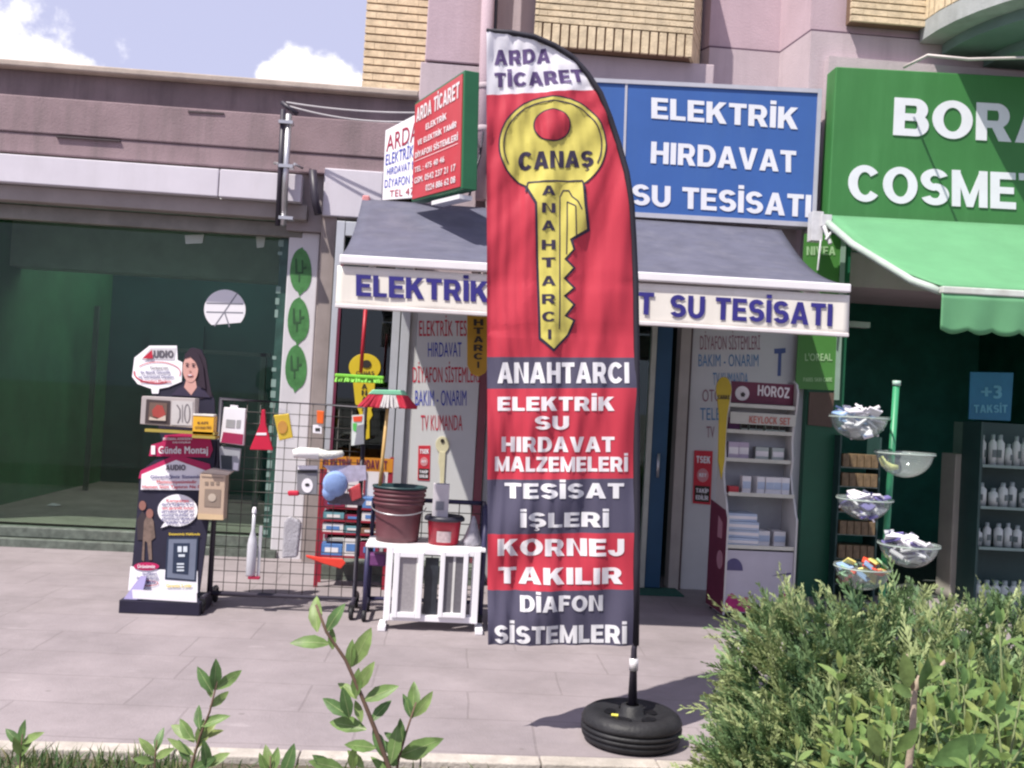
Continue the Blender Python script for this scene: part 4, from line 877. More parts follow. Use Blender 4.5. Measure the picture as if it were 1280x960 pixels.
# woman
skin = mat('printed_skin', (.56, .30, .26), .6, .1, 9); hair = mat('printed_hair', (.02, .008, .02), .6); lip = mat('printed_lips', (.45, .07, .08), .6)
wm = MB(); sprism(wm, [(230, 452), (231, 443), (238, 435), (249, 436), (257, 448), (260, 468), (265, 496), (250, 499), (243, 480)], .005, .004, 1)
sprism(wm, [(214, 494), (222, 486), (233, 480), (243, 480), (254, 486), (263, 497)], .008, .004, 3)
sprism(wm, [(233, 474), (244, 473), (246, 484), (239, 494), (230, 484)], .010, .003, 0)
sprism(wm, ellpts(238, 461, 9.6, 17, 26), .013, .004, 0)
sprism(wm, [(231, 448), (234, 441), (240, 438), (248, 442), (254, 458), (257, 486), (250, 484), (248, 462), (244, 452), (238, 446)], .0165, .003, 1)
for (u, v, a, b, m_) in ((233.8, 457, 1.8, .8, 1), (241.6, 457.4, 1.8, .8, 1), (233.8, 454.2, 2.4, .5, 1), (241.6, 454.6, 2.4, .5, 1), (237.4, 463.6, 1.5, .6, 5), (237.4, 469.2, 4.0, 1.3, 2), (237.4, 468.9, 3.0, .6, 4)): sprism(wm, ellpts(u, v, a, b, 12), .0185 if m_ != 4 else .0205, .002, m_)
wm.build('woman_print', [skin, hair, lip, mat('printed_blouse', (.03, .02, .05), .6), paper, mat('printed_nose', (.40, .18, .15), .6)], st)
mb = MB(); sprism(mb, [(186, 570), (189, 556), (203, 552), (206, 544), (246, 540), (262, 545), (266, 562), (262, 572)], .009, .005); mb.build('banner', [mag], st)
mb = MB(); sprism(mb, [(173, 598), (176, 588), (220, 568), (262, 580), (266, 596)], .006, .004); mb.build('roof_print', [mag], st)
mb = MB(); sprism(mb, [(176, 612), (177, 593), (220, 575), (262, 590), (262, 613)], .0105, .004); mb.mark(); sprism(mb, ellpts(222, 638, 25, 20, 30), .0105, .004); sprism(mb, [(207, 650), (216, 655), (201, 660)], .0105, .004)
mb.mark(); sprism(mb, [(163, 708), (200, 712), (247, 714), (247, 741), (160, 738)], .0065, .004); mb.build('white_print', [paper], st)
stt('ISITMALARINIZIN', (204, 547), (240, 550), 3, .02, .016); stt('DEĞİŞİMİ', (216, 552), (238, 554), 3, .02, .016); stt('1', (189, 557), (194, 568), 3, .05, .016); stt('Günde Montaj', (198, 558), (260, 567), 3, .04, .016)
stt('AUDIO', (207, 581), (232, 588), 0, .04, .0165)
for i, (t, u0, u1, m_) in enumerate((('Güvenliğiniz Sistemleri', 188, 256, 2), ('Memnuniyetimizdir', 196, 246, 1), ('Hemen Sizin Yaptırın Ne Gün', 178, 258, 1))): stt(t, (u0, 594 + i * 6.2), (u1, 598 + i * 6.2), m_, .03, .0165)
for i in range(7): stt(('Kampanya', 'daire başına 5 yıl', 'tam garantili sistem', 'ücretsiz keşif ve', 'montaj hizmeti ile', 'görüntülü diyafon', 'sahibi olun')[i], (222 - (14 if i in (0, 6) else 20), 624 + i * 4.6), (222 + (14 if i in (0, 6) else 20), 627.4 + i * 4.6), 1 if i in (0, 2) else 2, .02, .0165)
stt('Sistemimiz Hakkında', (211, 666), (250, 669), 4, .03, .012); stt('Garantisi 5 yıldır', (208, 730), (240, 734), 4, .03, .013)
mb = MB(); sprism(mb, ellpts(183, 708, 16, 5, 20), .013, .002); mb.build('red_oval', [mag], st); stt('Ürünümüz', (172, 706), (194, 710), 3, .03, .016)
for i, (t, a, b) in enumerate((('özellikleri', 178, 196), ('ile çok kullanışlı', 171, 198), ('GÜVEN', 175, 194))): stt(t, (a, 715 + i * 5.5), (b, 718.5 + i * 5.5), 2, .02, .0125)
for poly, _ in ring(184, 729, 14, 3.5, .8, 0, 2 * math.pi, 20): lt.add([P(u, v, YSt + (742 - v) * .0006 - .0122) for u, v in poly], [(0, 1, 2, 3)], 1)
lt.build('lettering', [mat('letter_grey', (.10, .09, .11), .6), redp, navy, paper, mat('letter_yellow', (.75, .55, .05), .6)], st)
mb = MB(); sprism(mb, [(209, 672), (248, 672), (245, 727), (206, 724)], .0095, .014, 0); sprism(mb, [(211, 674), (246, 674), (243, 725), (208.5, 722)], .012, .003, 1); sprism(mb, [(217, 679), (237, 679), (235, 718), (215.5, 716)], .0145, .003, 0)
for (a, b, c, d) in ((222, 683, 227, 690), (229, 683, 234, 690), (223, 693, 231, 696), (221, 704, 230, 706), (221, 708, 230, 710), (221, 712, 230, 714)): sprism(mb, [(a, b), (c, b), (c, d), (a, d)], .0165, .002, 2)
mb.build('intercom_panel_print', [mat('panel_dark', (.02, .03, .06), .4), mat('panel_edge', (.14, .16, .22), .4), mat('panel_pale', (.55, .6, .66), .5)], st)
mb = MB(); sprism(mb, [(180, 652), (186, 640), (192, 652), (194, 672), (189, 676), (190, 700), (186, 700), (184, 678), (181, 676), (180, 702), (177, 700)], .006, .003, 0); sprism(mb, ellpts(187, 642, 4.5, 6, 14), .0075, .003, 1); sprism(mb, ellpts(178, 632, 4.5, 6, 14), .0075, .003, 1); sprism(mb, [(171, 650), (178, 638), (185, 650), (182, 675), (172, 675)], .0055, .003, 2)
mb.build('people_print', [mat('print_coat', (.16, .11, .09), .6, .3, 30), mat('print_skin', (.25, .11, .09), .6), mat('print_suit', (.035, .025, .03), .6)], st)
# foot box
g0, g1 = P(149, 750, 6.58), P(250, 750, 6.58)
bx = MB().box(g0.x, g1.x, 6.58, 6.95, 0, .085); bx.build('foot_box', [ink], st, bevel=.004)
fb = MB(); yq = 6.577; fb.prism([P(u, v, yq) for u, v in ((165, 737), (246, 741), (246, 753), (166, 748))], (0, .002, 0)); fb.build('foot_label', [paper], st)
MB().prism([(g0.x + .02, 6.60, .088), (g0.x + .13, 6.60, .088), (g0.x + .13, 6.7, .22), (g0.x + .09, 6.7, .22)], (0, .02, 0)).build('foot_flap', [mat('lilac_card', (.2, .17, .36), .6)], st)
# boxes standing on the rack by the standee
d1 = thing('product_box', 'grey intercom box with a screen picture and handset beside the woman\'s bubble', 'box', tuple(P(208, 533, 6.62)))
MB().pprism([(177, 497), (178, 495), (244, 498), (242, 535), (175, 530)], 6.62, .11).build('carton', mat('grey_carton', (.45, .40, .39), .6, .08), d1, bevel=.003)
MB().pprism([(183, 499), (213, 501), (212, 531), (181, 529)], 6.617, .003).build('screen_print', mat('screen_dark', (.07, .05, .05), .5), d1)
k = MB(); k.pprism([(187, 503), (209, 504), (208, 526), (185, 525)], 6.614, .003, 0); k.pprism([(190, 513), (196, 506), (203, 507), (207, 518), (200, 523), (191, 520)], 6.6115, .003, 1); k.pprism([(187, 521), (196, 524), (207, 519), (207, 526), (186, 525)], 6.610, .003, 2)
k.build('screen_picture', [mat('pic_brown', (.16, .10, .08), .6), mat('pic_red', (.38, .06, .05), .6), mat('pic_cream', (.6, .5, .42), .6)], d1)
k = MB(); k.pprism([(215, 501), (241, 502), (240, 532), (214, 531)], 6.617, .003, 0)
for poly, _ in ring(234, 517, 4, 12, 1.4) + stroke([(221, 506), (225, 512), (225, 522), (222, 529)], 1.6) + stroke([(228, 506), (228, 528)], 1): k.add([P(u, v, 6.6155) for u, v in poly], [(0, 1, 2, 3)], 1)
k.build('handset_print', [mat('label_grey', (.56, .53, .52), .6), mat('label_ink', (.16, .14, .15), .6)], d1)
d2 = thing('product_box', 'small yellow carton on the corner of the standee above the red banner', 'box', tuple(P(255, 544, 6.6)))
MB().wbox(241, 520, 267, 544, 6.6, .09).build('carton', mat('yellow_carton', (.78, .42, .03), .5, .04), d2, bevel=.002)
MB().wbox(241, 517.6, 267, 519.8, 6.597, .093).build('lid', mat('carton_white', (.78, .75, .7), .6), d2)
k = MB(); ptext(k, 'KAPI', ((247, 527), (260, 530)), 6.6, .03, .003); ptext(k, 'OTOMATİĞİ', ((244, 533), (264, 536)), 6.6, .03, .003); k.build('lettering', mat('carton_ink', (.08, .03, .03), .6), d2)
tr_ = MB().box(P(181, 536, 6.6).x, P(268, 545, 6.6).x, 6.60, 6.72, P(210, 541, 6.6).z, P(210, 537.5, 6.6).z); tr_.box(P(240, 546, 6.59).x, P(269, 546, 6.59).x, 6.59, 6.72, P(255, 548, 6.6).z, P(255, 544.6, 6.6).z); tr_.build('shelf_lip', mat('olive_card', (.38, .30, .06), .6), st)

# ================================================================ WIRE GRID RACK with hanging goods
YGR = 6.85
gr = thing('wire_rack', 'black wheeled wire grid rack hung with small hardware packets', 'display rack', tuple(G(355, 757)))
gl0, gr0 = P(268, 640, YGR).x, P(449, 640, YGR).x
zt_, zb_ = P(355, 503, YGR).z, P(355, 745, YGR).z
mb = MB(); rr = .019
mb.tube([(gl0, YGR, zb_), (gl0, YGR, zt_), (gr0, YGR, zt_ - .0), (gr0, YGR, zb_), (gl0, YGR, zb_)], .019, 8); mb.build('frame', black, gr)
mb = MB(); nx_ = 11
for i in range(1, nx_): x = gl0 + (gr0 - gl0) * i / nx_; mb.tube([(x, YGR, zb_), (x, YGR, zt_)], .0028, 5)
k = 17
for i in range(1, k): z = zb_ + (zt_ - zb_) * i / k; mb.tube([(gl0, YGR - .006, z), (gr0, YGR - .006, z)], .0028, 5)
mb.build('wire_mesh', mat('wire_dark', (.07, .065, .06), .5, .2), gr)
for x in (gl0, gr0):
    mb = MB().tube([(x, YGR, zb_), (x, YGR, .09)], .018, 8); mb.tube([(x, YGR - .2, .10), (x, YGR + .2, .10)], .018, 8); mb.build('foot', black, gr)
    for y in (YGR - .19, YGR + .19):
        mb = MB(); mb.lathe([(.0, -.014), (.036, -.014), (.042, -.008), (.042, .008), (.036, .014), (0, .014)], (x, y, .043), 18, tilt=Matrix.Rotation(R(90), 3, 'Y')); mb.box(x - .02, x + .02, y - .012, y + .012, .05, .1); mb.build('castor', rubber, gr)
YH = YGR - .035
def hang(name, label, cat, group=None): return thing(name, label, cat, tuple(P(0, 0, 1)), group=group)
film = glass('clear_film', (.97, .97, .98), .35, .12)
def packet(name, label, cat, uv): return thing(name, label, cat, tuple(P(uv[0], uv[1], YH)))
t = packet('blister_pack', 'large white and crimson carded pack at the top left of the wire rack', 'packet', (290, 540))
MB().pprism([(280, 509), (307, 511), (304, 557), (275, 553)], YH - .035, .045).build('card', paper, t, bevel=.003)
MB().pprism([(288, 506), (297, 507), (297, 514), (287, 513)], YH - .03, .02).build('hang_tab', paper, t)
MB().pprism([(279, 540), (304, 543), (303, 556), (276, 553)], YH - .037, .003).build('print', mat('crimson_print', (.33, .02, .08), .6), t)
k = MB(); k.pprism([(283, 524), (294, 525), (293, 535), (282, 534)], YH - .0375, .002); k.pprism([(296, 525), (301, 525), (300, 535), (295, 535)], YH - .0375, .002); k.build('picture', mat('grey_pic', (.35, .35, .36), .6), t)
t = packet('blister_pack', 'grey and dark carded pack below the crimson pack on the wire rack', 'packet', (288, 575))
MB().pprism([(274, 558), (301, 561), (298, 589), (275, 587)], YH - .02, .03).build('card', mat('grey_card', (.33, .34, .37), .6), t, bevel=.003)
MB().pprism([(276, 569), (290, 570), (290, 587), (277, 586)], YH - .023, .003).build('print', mat('charcoal_print', (.04, .05, .06), .6), t)
MB().pprism([(292, 578), (298, 579), (297, 588), (291, 587)], YH - .023, .003).build('price_label', paper, t)
t = packet('funnel', 'red plastic funnel shaped scraper hanging on the wire rack', 'tool', (325, 545))
MB().pprism([(327, 512), (331, 512), (332, 530), (341, 563), (312, 562), (325, 530)], YH - .03, .03).build('blade', mat('red_plastic', (.52, .015, .05), .4), t, bevel=.004)
MB().pprism([(321, 541), (333, 541), (333, 544), (320, 544)], YH - .033, .003).build('print', paper, t)
t = packet('plastic_bag', 'yellow packet in a clear bag hanging on the wire rack', 'packet', (353, 535))
MB().pprism([(342, 519), (361, 517), (366, 547), (349, 551)], YH - .02, .02).build('insert', mat('yellow_insert', (.92, .64, .05), .5), t, bevel=.006)
MB().pprism(ellpts(353, 534, 6, 8, 16), YH - .026, .006).build('orange_print', mat('orange_print', (.8, .4, .08), .5), t)
MB().pprism([(340, 515), (349, 510), (362, 513), (368, 549), (349, 553)], YH - .032, .003).build('film', film, t)
t = packet('blister_pack', 'tiny orange and white packet at the top of the wire rack', 'packet', (400, 525))
MB().pprism([(396, 513), (405, 514), (404, 530), (396, 529)], YH - .03, .02, 0).build('orange_part', mat('orange_plastic', (.75, .13, .02), .45), t, bevel=.004)
MB().pprism([(391, 531), (402, 531), (402, 542), (391, 541)], YH - .02, .015).build('card', paper, t)
MB().pprism([(394, 535), (400, 535), (400, 539), (394, 539)], YH - .022, .002).build('print', mat('black_print', (.03, .03, .03), .5), t)
t = packet('blister_pack', 'narrow red and green carded pack at the right end of the wire rack', 'packet', (448, 540))
MB().pprism([(440, 519), (455, 518), (455, 555), (439, 557)], YH - .02, .02).build('card', mat('card_pale', (.6, .65, .62), .5), t)
MB().pprism([(441, 521), (453, 520), (452, 527), (442, 527)], YH - .023, .003).build('red_print', mat('bright_red_print', (.75, .08, .03), .5), t); MB().pprism([(441, 529), (446, 529), (445, 540), (441, 537)], YH - .023, .003).build('green_print', mat('bright_green_print', (.1, .5, .1), .5), t); MB().pprism([(447, 532), (455, 530), (454, 555), (443, 555)], YH - .023, .003).build('grey_print', mat('grey_back_print', (.24, .25, .28), .5), t)
t = packet('foam_roll', 'white foam roll in crinkled film lying across the middle of the wire rack', 'roll', (400, 568))
MB().tube([P(367, 567, YH - .04), P(375, 566, YH - .04), P(398, 567, YH - .04), P(401, 568, YH - .04)], [.03, .038, .038, .03], 14).build('roll', mat('foam_white', (.8, .79, .78), .5, .03), t)
MB().tube([P(398, 567, YH - .04), P(410, 569, YH - .04), P(420, 568, YH - .04), P(428, 567, YH - .04), P(430, 567, YH - .04)], [.036, .030, .026, .022, .004], 12).build('film_end', mat('crinkled_film', (.55, .55, .52), .25, .2, 30, bump=.6), t)
t = packet('blister_pack', 'grey and black carded pack with a white oval below the foam roll', 'packet', (384, 600))
MB().pprism([(371, 582), (397, 582), (396, 618), (371, 618)], YH - .022, .025).build('card', mat('mid_grey_card', (.20, .20, .22), .6), t, bevel=.003)
k = MB(); k.pprism([(372, 582), (397, 582), (397, 587), (372, 587)], YH - .025, .003); k.pprism(ellpts(384, 607, 7, 9, 20), YH - .025, .003); k.build('white_print', paper, t)
k = MB(); k.pprism([(372, 588), (396, 588), (396, 591), (372, 591)], YH - .0255, .003); k.pprism(ellpts(384, 606, 3, 2, 12), YH - .0275, .003); k.build('black_print', mat('black_print', (.03, .03, .03), .5), t)
tagit(MB().pprism([(359, 614), (373, 614), (373, 620), (360, 620)], YH - .05, .06).build('screwdriver_handle', mat('red_handle', (.5, .02, .05), .4), bevel=.008), 'short red handle sticking out beside the grey oval pack on the rack', 'tool')
t = packet('plastic_bag', 'clear bag of light blue and red goods at the right of the wire rack', 'packet', (433, 610))
mb = MB(); mb.ell(P(419, 605, YH - .06), .085, .05, .09, 0, 16, 10); mb.ell(P(412, 615, YH - .05), .05, .04, .06, 0, 12, 8); mb.build('blue_cloth', mat('light_blue_cloth', (.28, .42, .75), .7, .15, 12, bump=.3), t)
mb = MB(); mb.pprism([(434, 612), (450, 604), (452, 622), (440, 627)], YH - .05, .03, 0); mb.build('red_item', mat('red_item', (.55, .06, .07), .5), t, bevel=.006)
mb = MB(); mb.pprism([(404, 582), (457, 582), (458, 600), (430, 604)], YH - .03, .02); mb.build('header_card', mat('mauve_card', (.45, .42, .55), .5, .2, 30), t)
mb = MB(); mb.pprism([(405, 621), (418, 615), (440, 618), (457, 625), (452, 632), (412, 630)], YH - .04, .03); mb.build('dark_goods', mat('dark_goods', (.08, .06, .09), .5, .4, 40), t)
MB().pprism([(400, 580), (461, 580), (461, 631), (404, 633)], YH - .118, .003).build('film', film, t)
t = packet('spray_bottle', 'slim clear bottle with a white neck hanging low on the wire rack', 'bottle', (313, 690))
c = P(313, 720, YH - .05); z1 = P(313, 641, YH - .05).z; h = z1 - c.z
MB().lathe([(0, 0), (.028, 0), (.032, .01), (.033, h * .5), (.028, h * .58), (.012, h * .72), (.012, h), (0, h)], tuple(c), 18).build('body', mat('milky_plastic', (.50, .50, .54), .2, .1), t)
MB().lathe([(.015, 0), (.015, .02), (.01, .04), (0, .04)], (c.x, c.y, z1), 12).build('cap', paper, t)
MB().box(c.x + .04, c.x + .06, c.y, c.y + .01, c.z, c.z + h * .8).build('side_card', mat('clear_card', (.42, .42, .45), .3), t); MB().box(c.x - .01, c.x + .065, c.y - .035, c.y + .01, c.z - .015, c.z - .001).build('base_card', mat('dark_red_print', (.33, .015, .05), .6), t)
t = packet('plastic_bag', 'grey plastic bag hanging against the white pilaster behind the wire rack', 'packet', (362, 675))
mb = MB(); pts = [(355, 652), (361, 645), (372, 650), (376, 655), (371, 697), (352, 698)]
mb.pprism(pts, YH - .05, .07); mb.build('bag', mat('grey_bag', (.36, .35, .38), .35, .15, 16, bump=.6), t, bevel=.012); ORG[t.name] = ORG[t.name]
t = packet('pliers', 'orange red handled pliers hung low at the right of the wire rack', 'tool', (405, 702))
mb = MB(); mb.pprism([(382, 694), (400, 697), (428, 699), (432, 704), (426, 711), (405, 705), (383, 697)], YH - .03, .025); mb.build('handles', mat('orange_red_grip', (.68, .05, .03), .4), t, bevel=.005)
t = thing('product_box', 'kraft brown boxed lamp hung on the left post of the wire rack', 'box', tuple(P(268, 650, 6.72)))
kraft = mat('kraft_card', (.48, .36, .27), .75, .08, 8)
MB().pprism([(250, 592), (282, 594), (279, 650), (247, 649)], 6.70, .11).build('carton', kraft, t, bevel=.004)
MB().pprism([(249, 591), (263, 586), (289, 590), (284, 594)], 6.71, .10).build('open_flap', mat('kraft_pale', (.60, .50, .42), .75), t)
k = MB(); k.pprism([(256, 611), (276, 612), (275, 634), (255, 633)], 6.697, .003); 
for u in (258, 265, 272): k.pprism([(u - 2, 602), (u + 2, 602), (u + 2, 606), (u - 2, 606)], 6.697, .003)
k.pprism([(252, 595), (279, 597), (279, 598), (252, 596)], 6.697, .003); k.build('print', mat('kraft_print', (.26, .2, .16), .75), t)
MB().pprism(ellpts(265, 622, 5, 5, 16), 6.694, .003).build('print', mat('kraft_light_print', (.5, .42, .34), .75), t)
k = MB().pprism([(247, 642), (279, 644), (279, 650), (247, 649)], 6.696, .003); k.build('print', mat('kraft_band', (.62, .46, .28), .75), t)

# ---------------------------------------------------------------- red stall shelf behind the rack
Yr = 7.72
zr0 = 0.0
rd = thing('red_shelf', 'red metal shelf rack with yellow header under the shop window', 'shelf', (P(440, 690, Yr).x, Yr, 0))
redm = mat('red_metal', (.30, .02, .04), .45, .1)
xa_, xb_ = P(397, 640, Yr).x, P(487, 640, Yr).x; ztp = P(440, 571, Yr).z
mb = MB()
for x in (xa_, xb_ - .03): mb.box(x, x + .03, Yr, Yr + .02, 0, ztp); mb.box(x, x + .03, Yr + .2, Yr + .22, 0, ztp)
mb.build('post', redm, rd)
zs = [P(440, v, Yr).z for v in (696, 667, 651, 635)]
for z in zs: MB().box(xa_ + .032, xb_ - .032, Yr + .002, Yr + .22, z - .012, z).build('shelf_board', redm, rd)
MB().box(xa_ - .005, xb_ + .005, Yr - .006, Yr - .002, P(440, 588, Yr).z, ztp).build('header', mat('amber_header', (.55, .22, .02), .5), rd)
k = MB(); ptext(k, 'ELEKTRİK', [(404, 573), (440, 574), (440, 585), (404, 584)], Yr - .006, .04, .003); ptext(k, 'HIRDAVAT', [(446, 574), (484, 576), (484, 587), (446, 585)], Yr - .006, .04, .003); k.build('lettering', mat('maroon_seal', (.14, .02, .05), .6), rd)
MB().box(xa_ + .035, xb_ - .035, Yr + .18, Yr + .19, zs[3] + .003, P(440, 589, Yr).z).build('back_panel', mat('white_back_panel', (.7, .68, .7), .6), rd)
mb = MB()
for x in (xa_ + .08, (xa_ + xb_) / 2 + .05, xb_ - .09): mb.box(x, x + .014, Yr + .165, Yr + .178, zs[3] + .003, P(440, 589, Yr).z)
mb.build('red_stripe', redm, rd)
cols = [mat('box_blue', (.10, .22, .5), .5), mat('box_white', (.72, .7, .7), .5, .05), mat('box_teal', (.12, .28, .33), .5), mat('box_maroon', (.25, .02, .06), .5), mat('box_brown', (.22, .12, .08), .5)]
names_ = {0: 'blue', 1: 'white', 2: 'teal', 3: 'maroon', 4: 'brown'}
rnk = ['bottom', 'second', 'third', 'top']
seen = {}
for li, z in enumerate(zs):
    zn = (zs[li + 1] - .016 if li < 3 else z + .12)
    x = xa_ + .04; k = 0
    while x < xb_ - .12:
        w_ = (.17, .13, .15)[k % 3]; w_ = min(w_, xb_ - .04 - x); h = (zn - z) * (.55, .85, .7)[(k + li) % 3]
        ci = ((0, 1, 3), (1, 2, 4), (2, 3, 1), (3, 1, 0))[li][k % 3]
        o = MB().box(x, x + w_ - .006, Yr + .012, Yr + .16, z + .001, z + h).build('carton', cols[ci], bevel=.003)
        pos = ('left', 'middle', 'right')[min(k, 2)]
        tagit(o, '%s carton at the %s of the %s shelf of the red rack' % (names_[ci], pos, rnk[li]), 'carton', 'cartons on the red rack')
        s_ = MB().box(o.location.x - w_ * .3, o.location.x + w_ * .3, Yr + .0095, Yr + .0115, z + h * .3, z + h * .7).build('label', cols[(ci + 1) % 2 + 0] if ci else paper, o)
        x += w_; k += 1

# ---------------------------------------------------------------- brooms
def bristles(mb, p0, p1, h, flare, n, mi, d=.05):
    for i in range(n):
        t = random.random(); p = p0.lerp(p1, t); y = random.uniform(-d / 2, d / 2); fx = (t - .5) * 2 * flare + random.gauss(0, .003); b = p + Vector((0, y, 0)); e = b + Vector((fx, random.gauss(0, .012), -h * random.uniform(.9, 1.05)))
        wv = Vector((.0055, 0, 0)); mb.add([b - wv, b + wv, e + wv * .7, e - wv * .7], [(0, 1, 2, 3)], mi(t) if callable(mi) else mi)
Yb = 6.98
b1 = thing('broom', 'bright green broom head hung upside down on its red handle from the awning', 'broom', tuple(P(451, 470, Yb)))
MB().tube([P(457, 386, Yb), P(451, 466, Yb)], .013, 8).build('handle', mat('red_handle_pole', (.40, .015, .03), .45), b1)
p0, p1 = P(419, 469, Yb), P(480, 471, Yb)
MB().box(p0.x, p1.x, Yb - .03, Yb + .03, p0.z - .012, p0.z + .012).build('head', mat('lime_plastic', (.22, .62, .06), .4), b1, bevel=.006)
mb = MB(); bristles(mb, p0 + Vector((.01, 0, -.01)), p1 + Vector((-.01, 0, -.01)), .035, .01, 500, 0); mb.build('bristles', mat('lime_bristle', (.20, .55, .06), .6), b1)
Yb2 = 6.72
b2 = thing('broom', 'upturned push broom of red and white bristles on a yellow wooden handle', 'broom', tuple(P(476, 600, Yb2)))
MB().tube([P(485, 505, Yb2), P(473, 625, Yb2)], .012, 8).build('handle', mat('yellow_wood', (.55, .36, .14), .5, .15, 20), b2)
p0, p1 = P(466, 491, Yb2), P(505, 492, Yb2)
MB().prism([p0 + Vector((-.03, -.035, -.012)), p1 + Vector((.03, -.035, -.012)), p1 + Vector((0, -.035, .022)), p0 + Vector((0, -.035, .022))], (0, .07, 0)).build('head', mat('mint_plastic', (.22, .55, .36), .4), b2, bevel=.006)
mb = MB(); bristles(mb, p0 + Vector((-.02, 0, -.012)), p1 + Vector((.02, 0, -.012)), .085, .07, 2400, lambda t: 1 if .36 < t < .70 else 0, .07); mb.build('bristles', [mat('red_bristle', (.50, .02, .05), .6), mat('white_bristle', (.6, .58, .58), .6)], b2)

# ---------------------------------------------------------------- key shaped signs
kyel = mat('key_yellow', (.62, .46, .02), .5, .06)
def keysign(name, label, head, hr, shaft, Y, hole=None, txt=None, m=kyel, d=.02, ins=None):
    t = thing(name, label, 'key sign', tuple(P(head[0], head[1] + 40, Y)))
    mb = MB(); mb.pprism(ellpts(head[0], head[1], hr[0], hr[1], 28), Y, d); mb.build('key_bow', m, t, bevel=.003)
    MB().pprism(shaft, Y - .003, d).build('key_blade', m, t, bevel=.003)
    if hole: MB().pprism(ellpts(hole[0], hole[1], hole[2], hole[3], 18), Y - .006, .004).build('key_hole', mat('key_black', (.03, .025, .02), .5), t)
    if txt:
        k = MB()
        for s, a, b in txt: ptext(k, s, (a, b), Y - .004, .04, .003)
        k.build('lettering', mat('key_black', (.03, .025, .02), .5), t)
    return t
keysign('key_sign', 'yellow key shaped sign inside the window behind the green broom', (456, 459), (20, 17), [(441, 474), (469, 476), (467, 508), (464, 512), (466, 519), (462, 526), (462, 548), (450, 552), (449, 516), (444, 504)], YF - .03, (458, 455, 6, 5), [('CANAŞ', (445, 464), (468, 469))] + [(c, (452, 480 + 8 * i), (459, 486 + 8 * i)) for i, c in enumerate('ANAHTAR')])
t = thing('hanging_sign', 'rounded yellow sign with black vertical letters hanging beside the white board', 'key sign', tuple(P(597, 468, 6.9)))
MB().pprism([(584, 380), (611, 381), (611, 455), (607, 466), (598, 471), (589, 467), (584, 456)], 6.9, .03).build('plate', mat('ochre_plate', (.42, .24, .02), .5), t, bevel=.004)
k = MB()
for i, c in enumerate('HTARCI'): ptext(k, c, ((592 if c != 'I' else 596.5, 399 + 10.6 * i), (604 if c != 'I' else 599, 407 + 10.6 * i)), 6.9, .04, .004)
k.build('lettering', mat('key_black', (.03, .025, .02), .5), t)
MB().tube([P(598, 381, 6.91), P(599, 340, 6.95)], .006).build('hanger', black, t)
keysign('key_picture', 'small cream key picture on the white board beside the red sticker', (553, 556), (8.5, 10.5), [(549, 564), (557, 565), (556, 585), (555, 606), (550, 607), (550, 588), (548, 578)], YF + .0, (553, 551, 2.5, 2.5), None, mat('cream_key', (.62, .58, .38), .6), .006)
for (nm, lab, px, Y, sc) in (('red_sticker', 'red and white sticker on the lit white board beside the cream key', ((523, 557), (538, 557), (537, 601), (522, 600)), YF + .006, 1), ('red_sticker', 'red and black sticker on the shaded board beside the tall yellow key', ((868, 563), (891, 564), (888, 631), (866, 629)), YF - .0, 1)):
    t = thing('sticker', lab, 'sticker', tuple(P(*px[3], Y)))
    MB().pprism(px, Y, .004).build('sheet', mat('sticker_red', (.55, .03, .05), .55), t)
    q = [P(u, v, Y) for u, v in px]
    def fr_(s0, s1, t0, t1, o): return [bil(q, s0, t1) + Vector((0, -o, 0)), bil(q, s1, t1) + Vector((0, -o, 0)), bil(q, s1, t0) + Vector((0, -o, 0)), bil(q, s0, t0) + Vector((0, -o, 0))]
    k = MB(); k.prism(fr_(.08, .92, .04, .34, .002), (0, .002, 0), 1); text(k, 'TAKİP', fr_(.15, .85, .21, .29, .004), .04, .001, 0); text(k, 'EDİLİR', fr_(.15, .85, .08, .16, .004), .04, .001, 0)
    text(k, 'TSEK', fr_(.12, .88, .77, .9, .002), .05, .001, 0); k.prism([bil(q, .5 + .32 * math.cos(a), .54 + .13 * math.sin(a)) + Vector((0, -.003, 0)) for a in [2 * math.pi * i / 20 for i in range(20)]], (0, .002, 0), 2); text(k, 'KEY', fr_(.3, .7, .51, .58, .004), .05, .001, 0)
    k.build('print', [paper, mat('key_black', (.03, .025, .02), .5), mat('sticker_pink', (.6, .25, .27), .6)], t)

# ---------------------------------------------------------------- low stand with buckets, window sample
YT = 6.62
tbz = P(535, 683, 6.55).z
ls = thing('metal_stand', 'low black metal mesh stand with a white top board beside the flag', 'stand', tuple(G(532, 778)))
tx0, tx1 = P(459, 700, YT).x, P(604, 700, YT).x
mb = MB(); zhi = P(580, 628, 6.95).z
for x, y, zz in ((tx0, YT, tbz - .024), (tx1, YT, zhi), (tx0, 6.95, tbz - .024), (tx1, 6.95, zhi)): mb.tube([(x, y, .05), (x, y, zz)], .017, 8)
mb.tube([(tx0, 6.95, zhi - .0), (tx1, 6.95, zhi)], .016, 8); mb.tube([(tx1, YT, zhi), (tx1, 6.95, zhi)], .016, 8); mb.tube([(tx0, 6.95, tbz), (tx0, 6.95, zhi)], .015, 8)
for z in (.09,): mb.tube([(tx0, YT, z), (tx0, 6.95, z)], .014); mb.tube([(tx1, YT, z), (tx1, 6.95, z)], .014); mb.tube([(tx0, 6.95, z), (tx1, 6.95, z)], .014)
mb.build('frame', mat('dark_blue_metal', (.03, .028, .075), .45, .2), ls)
mb = MB()
for i in range(1, 9): x = tx0 + (tx1 - tx0) * i / 9; mb.tube([(x, 6.955, .1), (x, 6.955, zhi)], .0035, 5)
for i in range(1, 9): z = .1 + (zhi - .1) * i / 9; mb.tube([(tx0, 6.95, z), (tx1, 6.95, z)], .0035, 5)
